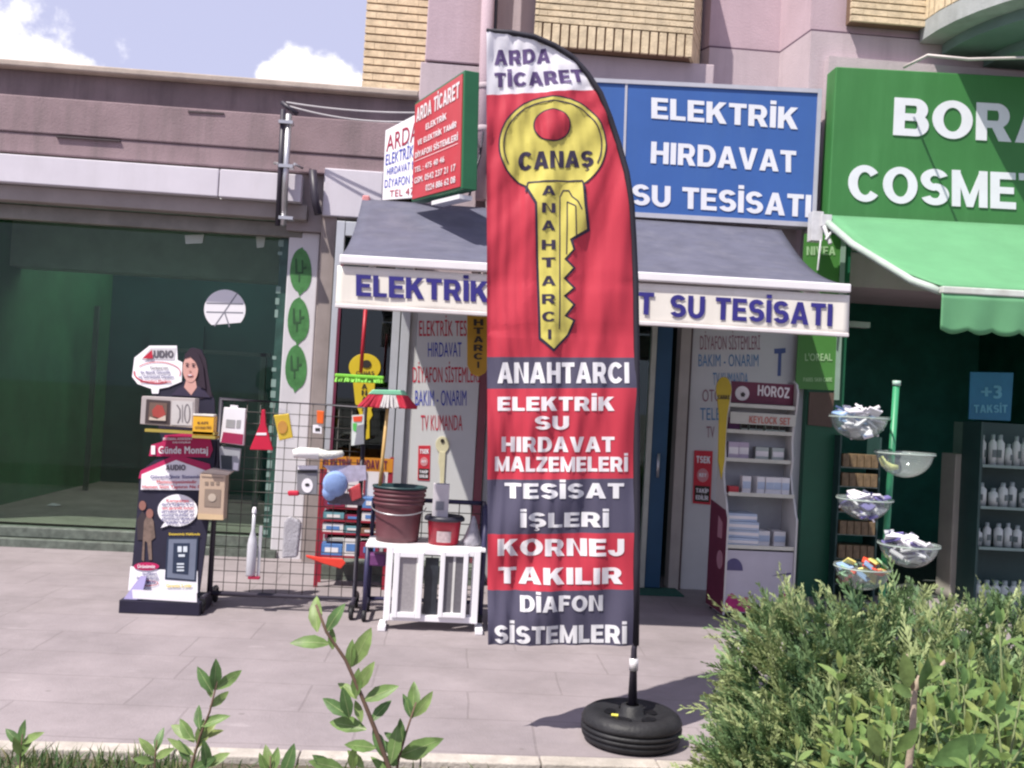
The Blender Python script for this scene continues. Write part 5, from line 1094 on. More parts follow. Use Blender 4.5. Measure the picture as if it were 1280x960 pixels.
mb.build('wire_mesh', mat('wire_dark', (.07, .065, .06), .5, .2), ls)
MB().box(tx0 - .01, tx1 + .01, 6.53, 6.98, tbz - .022, tbz).build('top_board', white, ls, bevel=.004)
for x in (tx0, tx1):
    for y in (YT, 6.95): MB().lathe([(.0, -.014), (.034, -.014), (.04, -.008), (.04, .008), (.034, .014), (0, .014)], (x, y, .041), 18, tilt=Matrix.Rotation(R(90), 3, 'Y')).build('castor', rubber, ls)
# white pvc sliding window sample, standing on two feet in front
YW = 6.42
wn = thing('window_sample', 'white plastic sliding window sample with two sashes leaning on the stand', 'window', tuple(G(537, 783)))
def frame4(mb, u0, v0, u1, v1, Y, wpx, d):
    a, b, c, e = P(u0, v0, Y), P(u1, v0, Y), P(u1, v1, Y), P(u0, v1, Y); x0, x1 = (a.x + e.x) / 2, (b.x + c.x) / 2; z1, z0 = (a.z + b.z) / 2, (c.z + e.z) / 2; w_ = wpx / 1230 * Y
    mb.box(x0, x0 + w_, Y, Y + d, z0, z1); mb.box(x1 - w_, x1, Y, Y + d, z0, z1); mb.box(x0 + w_, x1 - w_, Y + .002, Y + d - .002, z1 - w_, z1 - .001); mb.box(x0 + w_, x1 - w_, Y + .002, Y + d - .002, z0 + .001, z0 + w_)
    return x0 + w_, x1 - w_, z0 + w_, z1 - w_
pvc = mat('white_pvc', (.8, .79, .82), .3, .03, dirt=.1, dirtcol=(.55, .53, .5))
mb = MB(); frame4(mb, 481, 686, 599, 778, YW, 8, .08); mb.build('outer_frame', pvc, wn, bevel=.004)
gl1 = mat('net_grey', (.30, .28, .29), .5, .12, 60); gl2 = mat('net_dark', (.13, .125, .14), .5, .12, 60)
for (u0, u1, w_, m, dy) in ((491, 528, 7, gl1, -.022), (549, 584, 6, gl2, -.022)):
    mb = MB(); x0, x1, z0, z1 = frame4(mb, u0, 690, u1, 773, YW + dy, w_, .04); mb.build('sash', pvc, wn, bevel=.004)
    MB().box(x0, x1, YW + dy + .02, YW + dy + .024, z0, z1).build('pane', m, wn)
mb = MB(); frame4(mb, 575, 692, 592, 772, YW + .03, 3, .03); mb.build('rear_sash', pvc, wn)
MB().wbox(530, 697, 547, 768, YW + .03, .006).build('dark_pane', mat('dark_glass_pane', (.03, .035, .045), .15, .4, 8), wn)
k = MB(); k.wbox(519, 695, 522, 768, YW - .005, .012); k.wbox(565, 695, 568, 768, YW - .005, .012); k.build('glazing_bead', mat('bead_pale', (.62, .62, .6), .4), wn)
for u in (477, 596):
    p = G(u, 784); MB().box(p.x - .02, p.x + .03, 6.36, 6.56, 0.0, .035).build('foot', pvc, wn, bevel=.005)
# buckets
bm_ = mat('maroon_bucket', (.12, .04, .05), .5, .15, 6, dirt=.3, dirtcol=(.22, .14, .14))
c = P(496, 677, 6.76); bk = thing('bucket', 'tall maroon plastic bucket stack with a dark rim on the white stand', 'bucket', (c.x, 6.76, tbz))
h = P(496, 607, 6.76).z - tbz; r1 = 31.5 / 1230 * 6.76; r0 = 26 / 1230 * 6.76
prof = [(0, .002), (r0, .002)]; prof += [(r0 + (r1 - r0) * t, h * t) for t in (.1, .3, .5, .62)]
for t in (.66, .74, .82, .90): rr_ = r0 + (r1 - r0) * t; prof += [(rr_ + .004, h * t), (rr_ + .012, h * (t + .01)), (rr_ + .012, h * (t + .045)), (rr_ + .002, h * (t + .06))]
MB().lathe(prof, (c.x, 6.76, tbz), 40).build('body', bm_, bk)
MB().lathe([(r1 - .004, h * .965), (r1 + .014, h * .97), (r1 + .014, h * 1.0), (r1 - .002, h * 1.005), (r1 - .012, h * .98), (r1 - .03, h * .8), (0, h * .78)], (c.x, 6.76, tbz), 40).build('rim', mat('teal_black_rim', (.02, .05, .055), .4), bk)
MB().tube([Vector((c.x + (r1 + .012) * math.cos(a), 6.76 + (r1 + .02) * math.sin(a), tbz + h * (.62 - .10 * math.sin((a - math.pi) / math.pi * math.pi)))) for a in [math.pi * (1 + i / 16) for i in range(17)]], .004, 6).build('wire_handle', silver, bk)
c = P(554, 680, 6.7); pl2 = thing('bucket', 'small red pail with a black lid rim on the white stand', 'bucket', (c.x, 6.7, tbz))
h = P(554, 644, 6.7).z - tbz; r1 = 21 / 1230 * 6.7
MB().lathe([(0, .002), (r1 * .88, .002), (r1, h * .9), (r1, h)], (c.x, 6.7, tbz), 32).build('body', mat('red_pail', (.36, .02, .04), .4, .1), pl2)
MB().lathe([(r1 + .002, h * .82), (r1 + .022, h * .84), (r1 + .022, h * .93), (r1 + .010, h), (r1 - .01, h), (r1 - .02, h * .9), (0, h * .88)], (c.x, 6.7, tbz), 32).build('rim', mat('pail_rim_black', (.03, .03, .045), .45), pl2)
k = MB()
n = 8; rr_ = r1 * .93 + .003
pts0 = [(c.x + (rr_) * math.sin(R(-26 + 52 * i / n)), 6.7 - rr_ * math.cos(R(-26 + 52 * i / n))) for i in range(n + 1)]
for (x0, y0), (x1, y1) in zip(pts0, pts0[1:]): k.quad((x0, y0, tbz + h * .12), (x1, y1, tbz + h * .12), (x1, y1 - .003, tbz + h * .5), (x0, y0 - .003, tbz + h * .5))
k.build('label', mat('pail_label', (.42, .33, .34), .6, .3, 30), pl2)
wbx = MB(); x0, x1 = P(541, 625, 6.68).x, P(561, 625, 6.68).x
wbx.box(x0, x1, 6.66, 6.75, tbz + h * .885 + .002, P(551, 605, 6.68).z)
o = tagit(wbx.build('carton', mat('pale_grey_carton', (.55, .52, .55), .6, .08, 8), bevel=.003), 'pale grey carton standing on top of the small red pail', 'box')
k = MB(); k.box(x0 + .02, x1 - .03, 6.657, 6.659, tbz + h * 1.2, tbz + h * 1.5); k.build('print', mat('grey_back_print', (.24, .25, .28), .5), o)
c = P(590, 680, 6.68); mb = MB(); mb.lathe([(0, .002), (.06, .002), (.065, .03), (.045, .1), (.02, .17), (.008, .2), (0, .2)], (c.x, 6.68, tbz), 12)
for i, v in enumerate(mb.v): mb.v[i] = v + Vector((random.gauss(0, .005), random.gauss(0, .005), 0))
tagit(mb.build('plastic_bag', mat('grey_film_bag', (.33, .32, .36), .3, .2, 30, bump=.6)), 'grey tied plastic bag on the white stand beside the red pail', 'bag')
# box of goods and purple tub under the board
tagit(MB().wbox(460, 693, 482, 708, 6.80, .14).build('storage_tub', mat('purple_tub', (.16, .05, .17), .5), bevel=.01), 'dark purple tub hung in the mesh under the maroon bucket', 'tub')

# ================================================================ SHADED DISPLAY RACK
pA, pB = G(903, 774), G(882, 759)
fd = Vector((pB.x - pA.x, pB.y - pA.y, 0)); dep = min(fd.length, .42); ang = math.atan2(fd.y, fd.x) - math.pi / 2
W = .54; zt1 = P(905, 470, pA.y).z
keysign('key_sign', 'tall yellow key shaped sign fixed to the side of the shaded display rack', (905, 487), (9.5, 16), [(897, 498), (913, 498), (909, 520), (906, 575), (902, 600), (898, 576), (899, 520)], pA.y - .03, None, [('CANAŞ', (897, 494), (912, 499))], mat('key_shaded_yellow', (.44, .33, .02), .5, .08))  # darker copy of the key yellow: shade put into the colour
du = thing('display_rack', 'wavy sided white display rack with soccer header and cartons in the shade', 'display rack', (pA.x, pA.y, 0), rz=ang)
wht = mat('rack_white', (.54, .535, .52), .5, .05, dirt=.15, dirtcol=(.4, .38, .36)); maroon = mat('rack_maroon_print', (.13, .022, .05), .5, .15)  # rack white and back grey darkened to stand in for awning shade
BK = min(dep, .31)
def side_profile():
    pts = [(0, .03), (dep, .03), (dep, zt1 * .45), (BK, zt1 * .47), (BK, zt1 - .02)]; pts.append((BK - .03, zt1))
    fr_ = [(.20, 1.0), (.13, .985), (.10, .95), (.115, .88), (.16, .80), (.17, .74), (.14, .66), (.16, .60), (.115, .53), (.06, .48), (.03, .44), (0, .42)]
    return pts + [(y, zt1 * k) for y, k in fr_]
sp = side_profile()
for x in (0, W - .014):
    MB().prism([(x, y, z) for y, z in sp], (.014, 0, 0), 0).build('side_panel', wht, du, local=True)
low = [(0.004, .035), (dep - .004, .035), (dep - .004, zt1 * .47), (.05, zt1 * .445), (.004, zt1 * .41)]
MB().prism([(-.003, y, z) for y, z in low], (.003, 0, 0)).build('side_print', maroon, du, local=True)
k = MB(); k.prism([(-.006, .12 + .07 * math.cos(a), .42 + .07 * math.sin(a)) for a in [2 * math.pi * i / 18 for i in range(18)]], (.003, 0, 0)); k.prism([(-.006, .1, .58), (-.006, .2, .58), (-.006, .2, .74), (-.006, .1, .70)], (.003, 0, 0)); k.build('side_picture', mat('rose_print', (.4, .2, .25), .6), du, local=True)
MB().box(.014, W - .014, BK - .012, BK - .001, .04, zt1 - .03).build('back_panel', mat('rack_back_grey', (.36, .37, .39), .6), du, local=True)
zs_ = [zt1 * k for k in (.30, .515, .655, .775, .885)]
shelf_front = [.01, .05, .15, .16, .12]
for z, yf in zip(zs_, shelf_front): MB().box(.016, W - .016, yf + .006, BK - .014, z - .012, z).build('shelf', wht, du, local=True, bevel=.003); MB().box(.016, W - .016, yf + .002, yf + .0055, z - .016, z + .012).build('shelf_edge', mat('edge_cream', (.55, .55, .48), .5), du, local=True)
MB().box(.016, W - .016, .012, .018, .05, zt1 * .295 - .02).build('bin_front', [mat('bin_print_pale', (.46, .44, .5), .6, .1, 3)], du, local=True)
k = MB(); yq = .0095
k.prism([(.02, yq, .06)] + [(.02 + (W - .04) * t, yq, .13 + .05 * math.sin(t * 9) + .03 * math.sin(t * 23)) for t in [i / 24 for i in range(25)]] + [(W - .02, yq, .06)], (0, .002, 0), 0)
k.prism([(.07 + .07 * math.cos(a), yq, .36 + .09 * max(0, math.sin(a))) for a in [math.pi * i / 14 for i in range(15)]], (0, .002, 0), 1); k.prism([(W - .18, yq, .33), (W - .03, yq, .345), (W - .03, yq, .36), (W - .1, yq, .35)], (0, .002, 0), 1)
k.build('bin_picture', [mat('magenta_print', (.42, .03, .16), .6, .3, 12), mat('bin_navy', (.08, .07, .16), .6)], du, local=True)
MB().box(.016, W - .016, .17, .19, zt1 * .895, zt1 * .985).build('header', maroon, du, local=True)
k = MB(); text(k, 'HOROZ', [(.24, .17, zt1 * .975), (W - .05, .17, zt1 * .97), (W - .05, .17, zt1 * .925), (.24, .17, zt1 * .93)], .03, .003)
k.prism([(.12 + .055 * math.cos(a), .166, zt1 * .935 + .055 * math.sin(a)) for a in [2 * math.pi * i / 20 for i in range(20)]], (0, .003, 0)); k.build('lettering', mat('header_white', (.7, .66, .66), .6), du, local=True)
k = MB(); k.prism([(.125 + .02 * math.cos(a), .163, zt1 * .93 + .02 * math.sin(a)) for a in [2 * math.pi * i / 5 + .3 for i in range(5)]], (0, .002, 0)); k.build('ball_patch', mat('key_black', (.03, .025, .02), .5), du, local=True)
MB().box(.016, W - .016, .10, .112, zt1 * .80 + .012, zt1 * .855).build('shelf_banner', mat('banner_cream', (.5, .5, .44), .6), du, local=True)
k = MB(); text(k, 'KEYLOCK SET', [(.16, .10, zt1 * .842), (W - .06, .10, zt1 * .842), (W - .06, .10, zt1 * .812), (.16, .10, zt1 * .812)], .03, .003); k.build('lettering', mat('banner_red', (.45, .15, .12), .6), du, local=True)
for x in (.03, W - .05):
    for y in (.05, dep - .05): MB().lathe([(0, -.012), (.014, -.012), (.016, 0), (.014, .012), (0, .012)], (x, y, .017), 12, tilt=Matrix.Rotation(R(90), 3, 'Y')).build('castor', rubber, du, local=True)
Mrot = Matrix.Rotation(ang, 3, 'Z')
def onrack(x, y, z): return Vector((pA.x, pA.y, 0)) + Mrot @ Vector((x, y, z))
def rackbox(w_, d_, h, m, label, group, stripe=None):
    t = thing('product_box', label, 'box', (0, 0, 0), group=group)
    MB().box(-w_ / 2, w_ / 2, 0, d_, 0, h).build('carton', m, t, local=True, bevel=.002)
    if stripe: MB().box(-w_ / 2 + .003, w_ / 2 - .003, -.003, -.0005, h * .3, h * .7).build('label', stripe, t, local=True)
    t.rotation_euler = (0, 0, ang); return t
bxb, bxw = mat('box_pale_blue', (.42, .50, .62), .5, .1), mat('box_white', (.72, .7, .7), .5, .05)
bxl = mat('box_lilac', (.45, .38, .48), .5, .1); bxg = mat('box_grey_green', (.4, .45, .42), .5); bxr = mat('box_red', (.5, .05, .06), .5)
first = None
def row(proto, coords):
    o = proto
    for i, (x, y, z) in enumerate(coords):
        if i: o = copy_tree(proto)
        o.location = onrack(x + random.uniform(-.008, .008), y + random.uniform(-.012, .012), z); o.rotation_euler = (0, 0, ang + random.uniform(-.16, .16))
row(rackbox(.23, .2, .058, bxb, 'flat pale blue carton stacked low at the left of the shaded display rack', 'pale blue cartons in the bin', bxw), [(.14, .05, zs_[0] + .001 + i * .06) for i in range(4)])
row(rackbox(.09, .15, .11, bxw, 'white carton beside the pale blue stack in the shaded display rack', 'white cartons in the bin', bxb), [(.33, .1, zs_[0] + .001), (.44, .12, zs_[0] + .001)])
row(rackbox(.065, .1, .13, bxw, 'upright white packet on the shelf above the bin of the shaded rack', 'white packets above the bin', bxb), [(.17, .1, zs_[1] + .001), (.28, .12, zs_[1] + .001), (.35, .11, zs_[1] + .001), (.42, .13, zs_[1] + .001), (.48, .12, zs_[1] + .001)])
rackbox(.07, .08, .05, bxr, 'small red box at the left of the white packets on the shaded rack', 'boxes on the shaded rack').location = onrack(.07, .09, zs_[1] + .001)
row(rackbox(.08, .09, .13, bxl, 'lilac packet at the left of the middle shelf of the shaded rack', 'lilac packets', bxw), [(.08, .19, zs_[2] + .001), (.17, .2, zs_[2] + .001)])
row(rackbox(.10, .09, .10, bxg, 'grey green box on the right of the middle shelf of the shaded rack', 'grey green boxes', bxw), [(.31, .2, zs_[2] + .001), (.43, .2, zs_[2] + .001)])
row(rackbox(.055, .08, .075, mat('box_mint', (.45, .55, .48), .5), 'mint box in the row on the second shelf from the header', 'mint boxes in a row', mat('key_black', (.03, .025, .02), .5)), [(.17 + .06 * i, .2, zs_[3] + .001) for i in range(6)])
rackbox(.09, .09, .10, mat('box_plum', (.12, .03, .12), .5), 'dark plum box left of the mint boxes on the shaded rack', 'boxes on the shaded rack').location = onrack(.08, .2, zs_[3] + .001)

# ================================================================ COSMETICS SHOP
gdark = mat('dark_green_shop', (.03, .22, .16), .6, .25, 3)  # green shade of the shop interior carried by the wall colour
gx0, gx1 = P(1004, 560, 8.25).x, P(1050, 560, 8.25).x
MB().box(gx0, gx1, 8.22, 9.0, 0, P(1020, 290, 8.22).z).build('green_pillar', mat('pillar_green', (.01, .10, .05), .45, .15, 2), tall)
t = thing('poster', 'bright green cosmetics poster panel on the pillar between the two awnings', 'poster', (gx0, 8.2, 1.4))
MB().pprism([(1006, 292), (1056, 294), (1044, 488), (994, 486)], 8.2, .015).build('sheet', mat('poster_green', (.07, .22, .05), .4, .06), t)
MB().pprism([(1052, 294), (1058, 294), (1049, 500), (1043, 500)], 8.19, .02).build('edge_strip', mat('edge_grey_green', (.25, .35, .3), .5), t)
k = MB(); ptext(k, 'NIVEA', ((1008, 308), (1044, 319)), 8.2, .04, .004); ptext(k, "L'OREAL", ((1006, 442), (1040, 451)), 8.2, .03, .004); ptext(k, 'PARIS SKIN CARE', ((1004, 472), (1040, 477)), 8.2, .02, .004); k.build('lettering', mat('poster_pale', (.35, .55, .3), .6), t)
tagit(MB().pprism([(1012, 490), (1043, 491), (1040, 534), (1010, 531)], 8.2, .012).build('wall_plaque', mat('brown_panel', (.11, .07, .055), .6, .2, 4)), 'dull brown panel on the green pillar below the bright green poster', 'panel')
tagit(MB().wbox(1061, 402, 1088, 409, 8.6, .1).build('price_strip', mat('strip_grey', (.4, .45, .43), .6)), 'short pale strip hanging at the dark shop entrance beside the grey awning', 'sign')
x2 = P(1500, 560, 8.3).x
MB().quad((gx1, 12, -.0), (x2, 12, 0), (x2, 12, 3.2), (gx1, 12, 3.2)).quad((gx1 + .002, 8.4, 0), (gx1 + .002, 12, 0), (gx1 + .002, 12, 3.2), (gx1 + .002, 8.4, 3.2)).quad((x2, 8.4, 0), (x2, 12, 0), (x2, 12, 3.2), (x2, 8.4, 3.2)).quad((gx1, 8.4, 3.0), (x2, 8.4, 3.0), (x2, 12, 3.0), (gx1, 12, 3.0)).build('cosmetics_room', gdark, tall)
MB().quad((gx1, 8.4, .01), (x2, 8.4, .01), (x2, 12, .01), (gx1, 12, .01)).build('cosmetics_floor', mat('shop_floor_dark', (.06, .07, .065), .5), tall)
MB().box(P(1030, 200, 8.32).x, x2, 8.32, 9.0, P(1150, 285, 8.3).z, P(1150, 78, 8.3).z).build('sign_wall', pinkg, tall)
pcx0, pcx1 = P(1191, 650, 8.35).x, P(1224, 650, 8.35).x
mb = MB(); mb.box(pcx0, pcx1, 8.35, 8.6, 0, P(1210, 568, 8.35).z); mb.build('entrance_pier', mat('beige_pier', (.36, .34, .30), .7, .1), tall, bevel=.01)
tagit(MB().wbox(1206, 528, 1228, 570, 8.38, .2).build('carton', mat('muted_green_box', (.16, .25, .2), .6), bevel=.004), 'muted green box standing on top of the beige pier', 'box')
t = thing('poster', 'blue discount poster above the right hand cosmetics shelf', 'poster', tuple(P(1238, 527, 8.3)))
MB().pprism([(1213, 465), (1267, 466), (1263, 526), (1211, 524)], 8.3, .01).build('sheet', mat('poster_blue', (.02, .16, .30), .5), t)
k = MB(); ptext(k, '+3', ((1226, 482), (1252, 498)), 8.3, .05, .004); ptext(k, 'TAKSİT', ((1217, 506), (1259, 516)), 8.3, .04, .004); k.build('lettering', mat('poster_pale_blue', (.12, .36, .5), .6), t)
# right hand shelf with white bottles
Ysh = 8.05
sx0, sx1 = P(1222, 640, Ysh).x, P(1420, 640, Ysh).x
cf = thing('shop_shelf', 'dark shelf unit full of white bottles at the right of the cosmetics entrance', 'shelf', (sx0, Ysh, 0))
dk = mat('shelf_dark', (.03, .07, .065), .5); ed = mat('shelf_edge_pale', (.2, .28, .26), .5)
MB().box(sx0, sx0 + .02, Ysh, Ysh + .3, 0, P(1240, 528, Ysh).z).build('side_panel', dk, cf); MB().box(sx0 + .02, sx1, Ysh + .28, Ysh + .3, 0, P(1240, 528, Ysh).z).build('back_panel', dk, cf)
shz = [P(1250, v, Ysh).z for v in (760, 685, 634, 582)]
for z in shz: MB().box(sx0 + .022, sx1, Ysh, Ysh + .278, z - .015, z).build('shelf_board', dk, cf); MB().box(sx0 + .022, sx1, Ysh - .006, Ysh - .001, z - .02, z + .004).build('shelf_edge', ed, cf)
bw = mat('bottle_white', (.55, .6, .58), .35, .1); bl_ = mat('bottle_label', (.12, .16, .16), .5); lid = mat('bottle_cap', (.3, .36, .36), .4)
pr = {}
def bottle(kind, label, group):
    t = thing('bottle', label, 'bottle', group=group)
    h = (.24, .20, .19, .22)[kind]; r = (.034, .042, .039, .04)[kind]
    MB().lathe([(0, 0), (r, 0), (r, h * .72), (r * .5, h * .82), (r * .5, h * .86)], (0, 0, 0), 14).build('body', bw, t, local=True); MB().lathe([(r * .52, h * .83), (r * .52, h), (0, h)], (0, 0, 0), 12).build('cap', lid, t, local=True)
    MB().box(-r * .5, r * .5, -r - .003, -r * .8, h * .25, h * .5).build('label', bl_, t, local=True); return t
for li, z in enumerate(shz[::-1][:3]):
    nm = ('top', 'middle', 'lower')[li]; p = bottle(li, 'white bottle in the row on the %s shelf of the cosmetics shelf unit' % nm, 'bottles on the %s cosmetics shelf' % nm); x = sx0 + .07; k = 0
    while x < sx0 + .62:
        o = p if k == 0 else copy_tree(p); o.location = (x, Ysh + .07 + random.uniform(-.015, .05), z + .001); o.rotation_euler = (0, 0, random.uniform(-1, 1)); o.scale = (random.uniform(.85, 1.1),) * 2 + (random.uniform(.75, 1.12),); x += (.072, .089, .083)[li] * random.choice((1, 1, 1.02, 1.1)); k += 1
p = bottle(3, 'white bottle on the bottom shelf of the cosmetics shelf unit behind the juniper', 'bottles on the bottom cosmetics shelf'); k = 0; x = sx0 + .07
while x < sx0 + .62: o = p if k == 0 else copy_tree(p); o.location = (x, Ysh + .07, shz[0] + .001); x += .08; k += 1
# dim shelf of small brown goods behind the bowls
Yd = 8.1; ex0, ex1 = P(1046, 640, Yd).x, P(1098, 640, Yd).x
ds = thing('shop_shelf', 'narrow dim shelf rack of brown packs behind the bowl stand', 'shelf', (ex0, Yd, 0))
mb = MB(); mb.box(ex0, ex0 + .015, Yd, Yd + .25, 0, P(1070, 545, Yd).z); mb.box(ex1 - .015, ex1, Yd, Yd + .25, 0, P(1070, 545, Yd).z); mb.build('side_panel', dk, ds)
zz = [P(1070, v, Yd).z for v in (730, 698, 668, 640, 608, 584)]
for z in zz: MB().box(ex0 + .017, ex1 - .017, Yd, Yd + .24, z - .01, z).build('shelf_board', ed, ds)
brp = mat('brown_pack', (.16, .11, .06), .5, .4, 20)
p = tagit(MB().box(-.028, .028, 0, .1, 0, .11).build('pack', brp, bevel=.003), 'small brown pack on the dim shelf rack behind the glass bowls', 'pack', 'brown packs on the dim rack')
n_ = 0
for z in zz:
    for i in range(5):
        o = p if n_ == 0 else copy_tree(p); n_ += 1; o.location = (ex0 + .05 + i * .062, Yd + .02, z + .001); 
# ---------------------------------------------------------------- green pole with glass bowls
Yp_ = 6.22
px0 = P(1111, 600, Yp_).x
bs = thing('bowl_stand', 'green pole stand carrying five glass bowls of small goods', 'display stand', (px0, Yp_, 0))
gp = mat('green_pole_paint', (.04, .26, .12), .4, .08)
ztop_ = P(1117, 478, Yp_).z
MB().tube([(px0 - .015, Yp_, 0.02), (px0 + .02, Yp_, ztop_)], .021, 12).build('pole', gp, bs)
MB().lathe([(0, ztop_ - .02), (.026, ztop_ - .02), (.026, ztop_ + .012), (0, ztop_ + .012)], (px0 + .021, Yp_, 0), 12).build('pole_cap', mat('cap_pale_green', (.35, .5, .42), .4), bs)
MB().lathe([(0, 0), (.25, 0), (.25, .02), (.03, .03), (0, .03)], (px0 - .015, Yp_, 0), 24).build('base_plate', gp, bs)
bg_ = glass('bowl_glass', (.93, .96, .95), .6, .05)
_n = bg_.node_tree.nodes; _l = bg_.node_tree.links; _d = _n.new('ShaderNodeBsdfDiffuse'); _d.inputs[0].default_value = (.6, .66, .64, 1); _m = _n.new('ShaderNodeMixShader'); _m.inputs[0].default_value = .14
_o = _n['Material Output']; _l.new(_o.inputs[0].links[0].from_socket, _m.inputs[1]); _l.new(_d.outputs[0], _m.inputs[2]); _l.new(_m.outputs[0], _o.inputs[0])
def bowl(u, v, ru, hpx, dy):
    Y = Yp_ + dy; c = P(u, v, Y); r = ru / 1230 * Y; h = hpx / 1230 * Y
    prof = [(r * math.sin(a) , -h * math.cos(a)) for a in [R(90) * i / 9 for i in range(10)]] + [(r * 1.07, .002), (r * 1.07, .008), (r * .985, .004)] + [(r * .97 * math.sin(a), -h * .96 * math.cos(a)) for a in [R(88) * i / 9 for i in range(9, -1, -1)]]
    MB().lathe(prof, tuple(c), 32).build('bowl', bg_, bs)
    MB().tube([Vector((c.x + (r * 1.05) * math.cos(a), c.y + (r * 1.05) * math.sin(a), c.z - .006)) for a in [2 * math.pi * i / 28 for i in range(29)]], .005, 6).build('bowl_ring', mat('ring_pale', (.35, .42, .38), .4), bs)
    MB().tube([Vector((px0, Yp_, c.z - .008)), Vector((c.x, c.y, c.z - .008)) + (Vector((px0, Yp_, c.z)) - c).normalized() * r * 1.03], .008, 6).build('bowl_arm', gp, bs)
    return c, r, h
pk = [mat('packet_white', (.72, .7, .74), .3, .1), mat('packet_violet', (.16, .14, .34), .4), mat('packet_blue', (.25, .38, .6), .4), mat('packet_red', (.7, .08, .04), .4), mat('packet_yellow', (.7, .62, .2), .4), mat('packet_green', (.3, .5, .3), .4)]
def fill(c, r, h, n, mats_, label, group, lo=.25, hi=1.1, name='packet', hgt=.16):
    p0 = None
    for i in range(n):
        z = -h + h * (lo + (hi - lo) * (i / max(1, n - 1))); rr_ = r * math.sqrt(max(.03, 1 - min(1, abs(z) / h) ** 2)) * .72 if z < 0 else r * .72
        a = random.uniform(0, 6.28); q = rr_ * math.sqrt(random.random())
        if p0 is None:
            p0 = MB().box(-.046, .046, -.03, .03, -.007, .007).build(name, mats_[0], bevel=.003); tagit(p0, label, name.replace('_', ' '), group); o = p0
        else: o = p0.copy(); C.objects.link(o)
        o.material_slots[0].link = 'OBJECT'; o.material_slots[0].material = mats_[i % len(mats_)]
        o.location = c + Vector((q * math.cos(a), q * math.sin(a), z)); o.rotation_euler = (random.uniform(-.7, .7), random.uniform(-.7, .7), random.uniform(0, 3.1))
cc = bowl(1074, 521, 35, 30, -.02); fill(*cc, 46, [pk[0], pk[0], pk[2], pk[0]], 'white packet heaped in the upper left bowl of the pole stand', 'packets in the upper left bowl', .24, 1.32)
cc = bowl(1131, 566, 35, 32, -.12)
t = thing('squash', 'pale yellow curved object lying in the clear right hand bowl', 'goods', tuple(P(1112, 580, Yp_ - .12)))
MB().tube([P(1101, 571, Yp_ - .12), P(1105, 579, Yp_ - .12), P(1113, 584, Yp_ - .12), P(1122, 584, Yp_ - .12)], [.014, .022, .024, .014], 10).build('body', mat('pale_yellow_item', (.7, .72, .3), .4), t)
cc = bowl(1081, 623, 33, 28, .02); fill(*cc, 46, [pk[0], pk[1], pk[0]], 'white or violet packet in the middle left bowl of the pole stand', 'packets in the middle left bowl', .24, 1.12)
cc = bowl(1136, 680, 36, 30, -.14); fill(*cc, 48, [pk[0], pk[0], pk[1], pk[0]], 'bright white packet heaped in the lower right bowl of the pole stand', 'packets in the lower right bowl', .24, 1.28)
cc = bowl(1079, 708, 34, 30, .0); fill(*cc, 18, [pk[3], pk[4], pk[2], pk[5]], 'coloured packet in the lowest left bowl of the pole stand', 'packets in the lowest left bowl', .45, 1.2)

# ================================================================ PLANTS
def leaf(mb, b, d, up, Ln, Wd, mi=0, curl=.18, fold=.25, rib=None):
    d = d.normalized(); s = d.cross(up)
    if s.length < 1e-4: s = d.cross(Vector((1, 0, 0)))
    s.normalize(); n = s.cross(d).normalized(); k = len(mb.v)
    st_ = [(0, .10), (.18, .62), (.42, 1.0), (.68, .84), (.88, .42), (1, .03)]
    for t, w_ in st_:
        c = b + d * (Ln * t) - n * (curl * Ln * t * t); e = s * (Wd / 2 * w_); l = n * (fold * Wd / 2 * w_)
        mb.v += [c - e + l, c, c + e + l]
    for i in range(len(st_) - 1):
        a = k + i * 3
        for j in (0, 1): mb.f.append([a + j, a + j + 1, a + 3 + j + 1, a + 3 + j]); mb.m.append(mi); mb.sm.append(True)
        if rib is not None and i < 4:
            c0, c1 = mb.v[a + 1], mb.v[a + 4]; e0 = s * Wd * .035 * (1 - i * .2)
            for o_ in (n * .0006,): mb.add([c0 - e0 + o_, c0 + e0 + o_, c1 + e0 * .8 + o_, c1 - e0 * .8 + o_], [(0, 1, 2, 3)], rib)
def leafmat(name, c, tr=.4, rough=.42): return mat(name, c, rough, .32, 38, trans=tr, spec=.3)
lv = [leafmat('leaf_mid', (.17, .27, .085)), leafmat('leaf_light', (.23, .33, .11)), leafmat('leaf_deep', (.11, .20, .07)), leafmat('leaf_yellow', (.27, .33, .11))]
stemm = mat('brown_stem', (.13, .08, .055), .7, .2, 30); woodm = mat('pale_wood', (.33, .26, .2), .8, .2, 30, bump=.4)
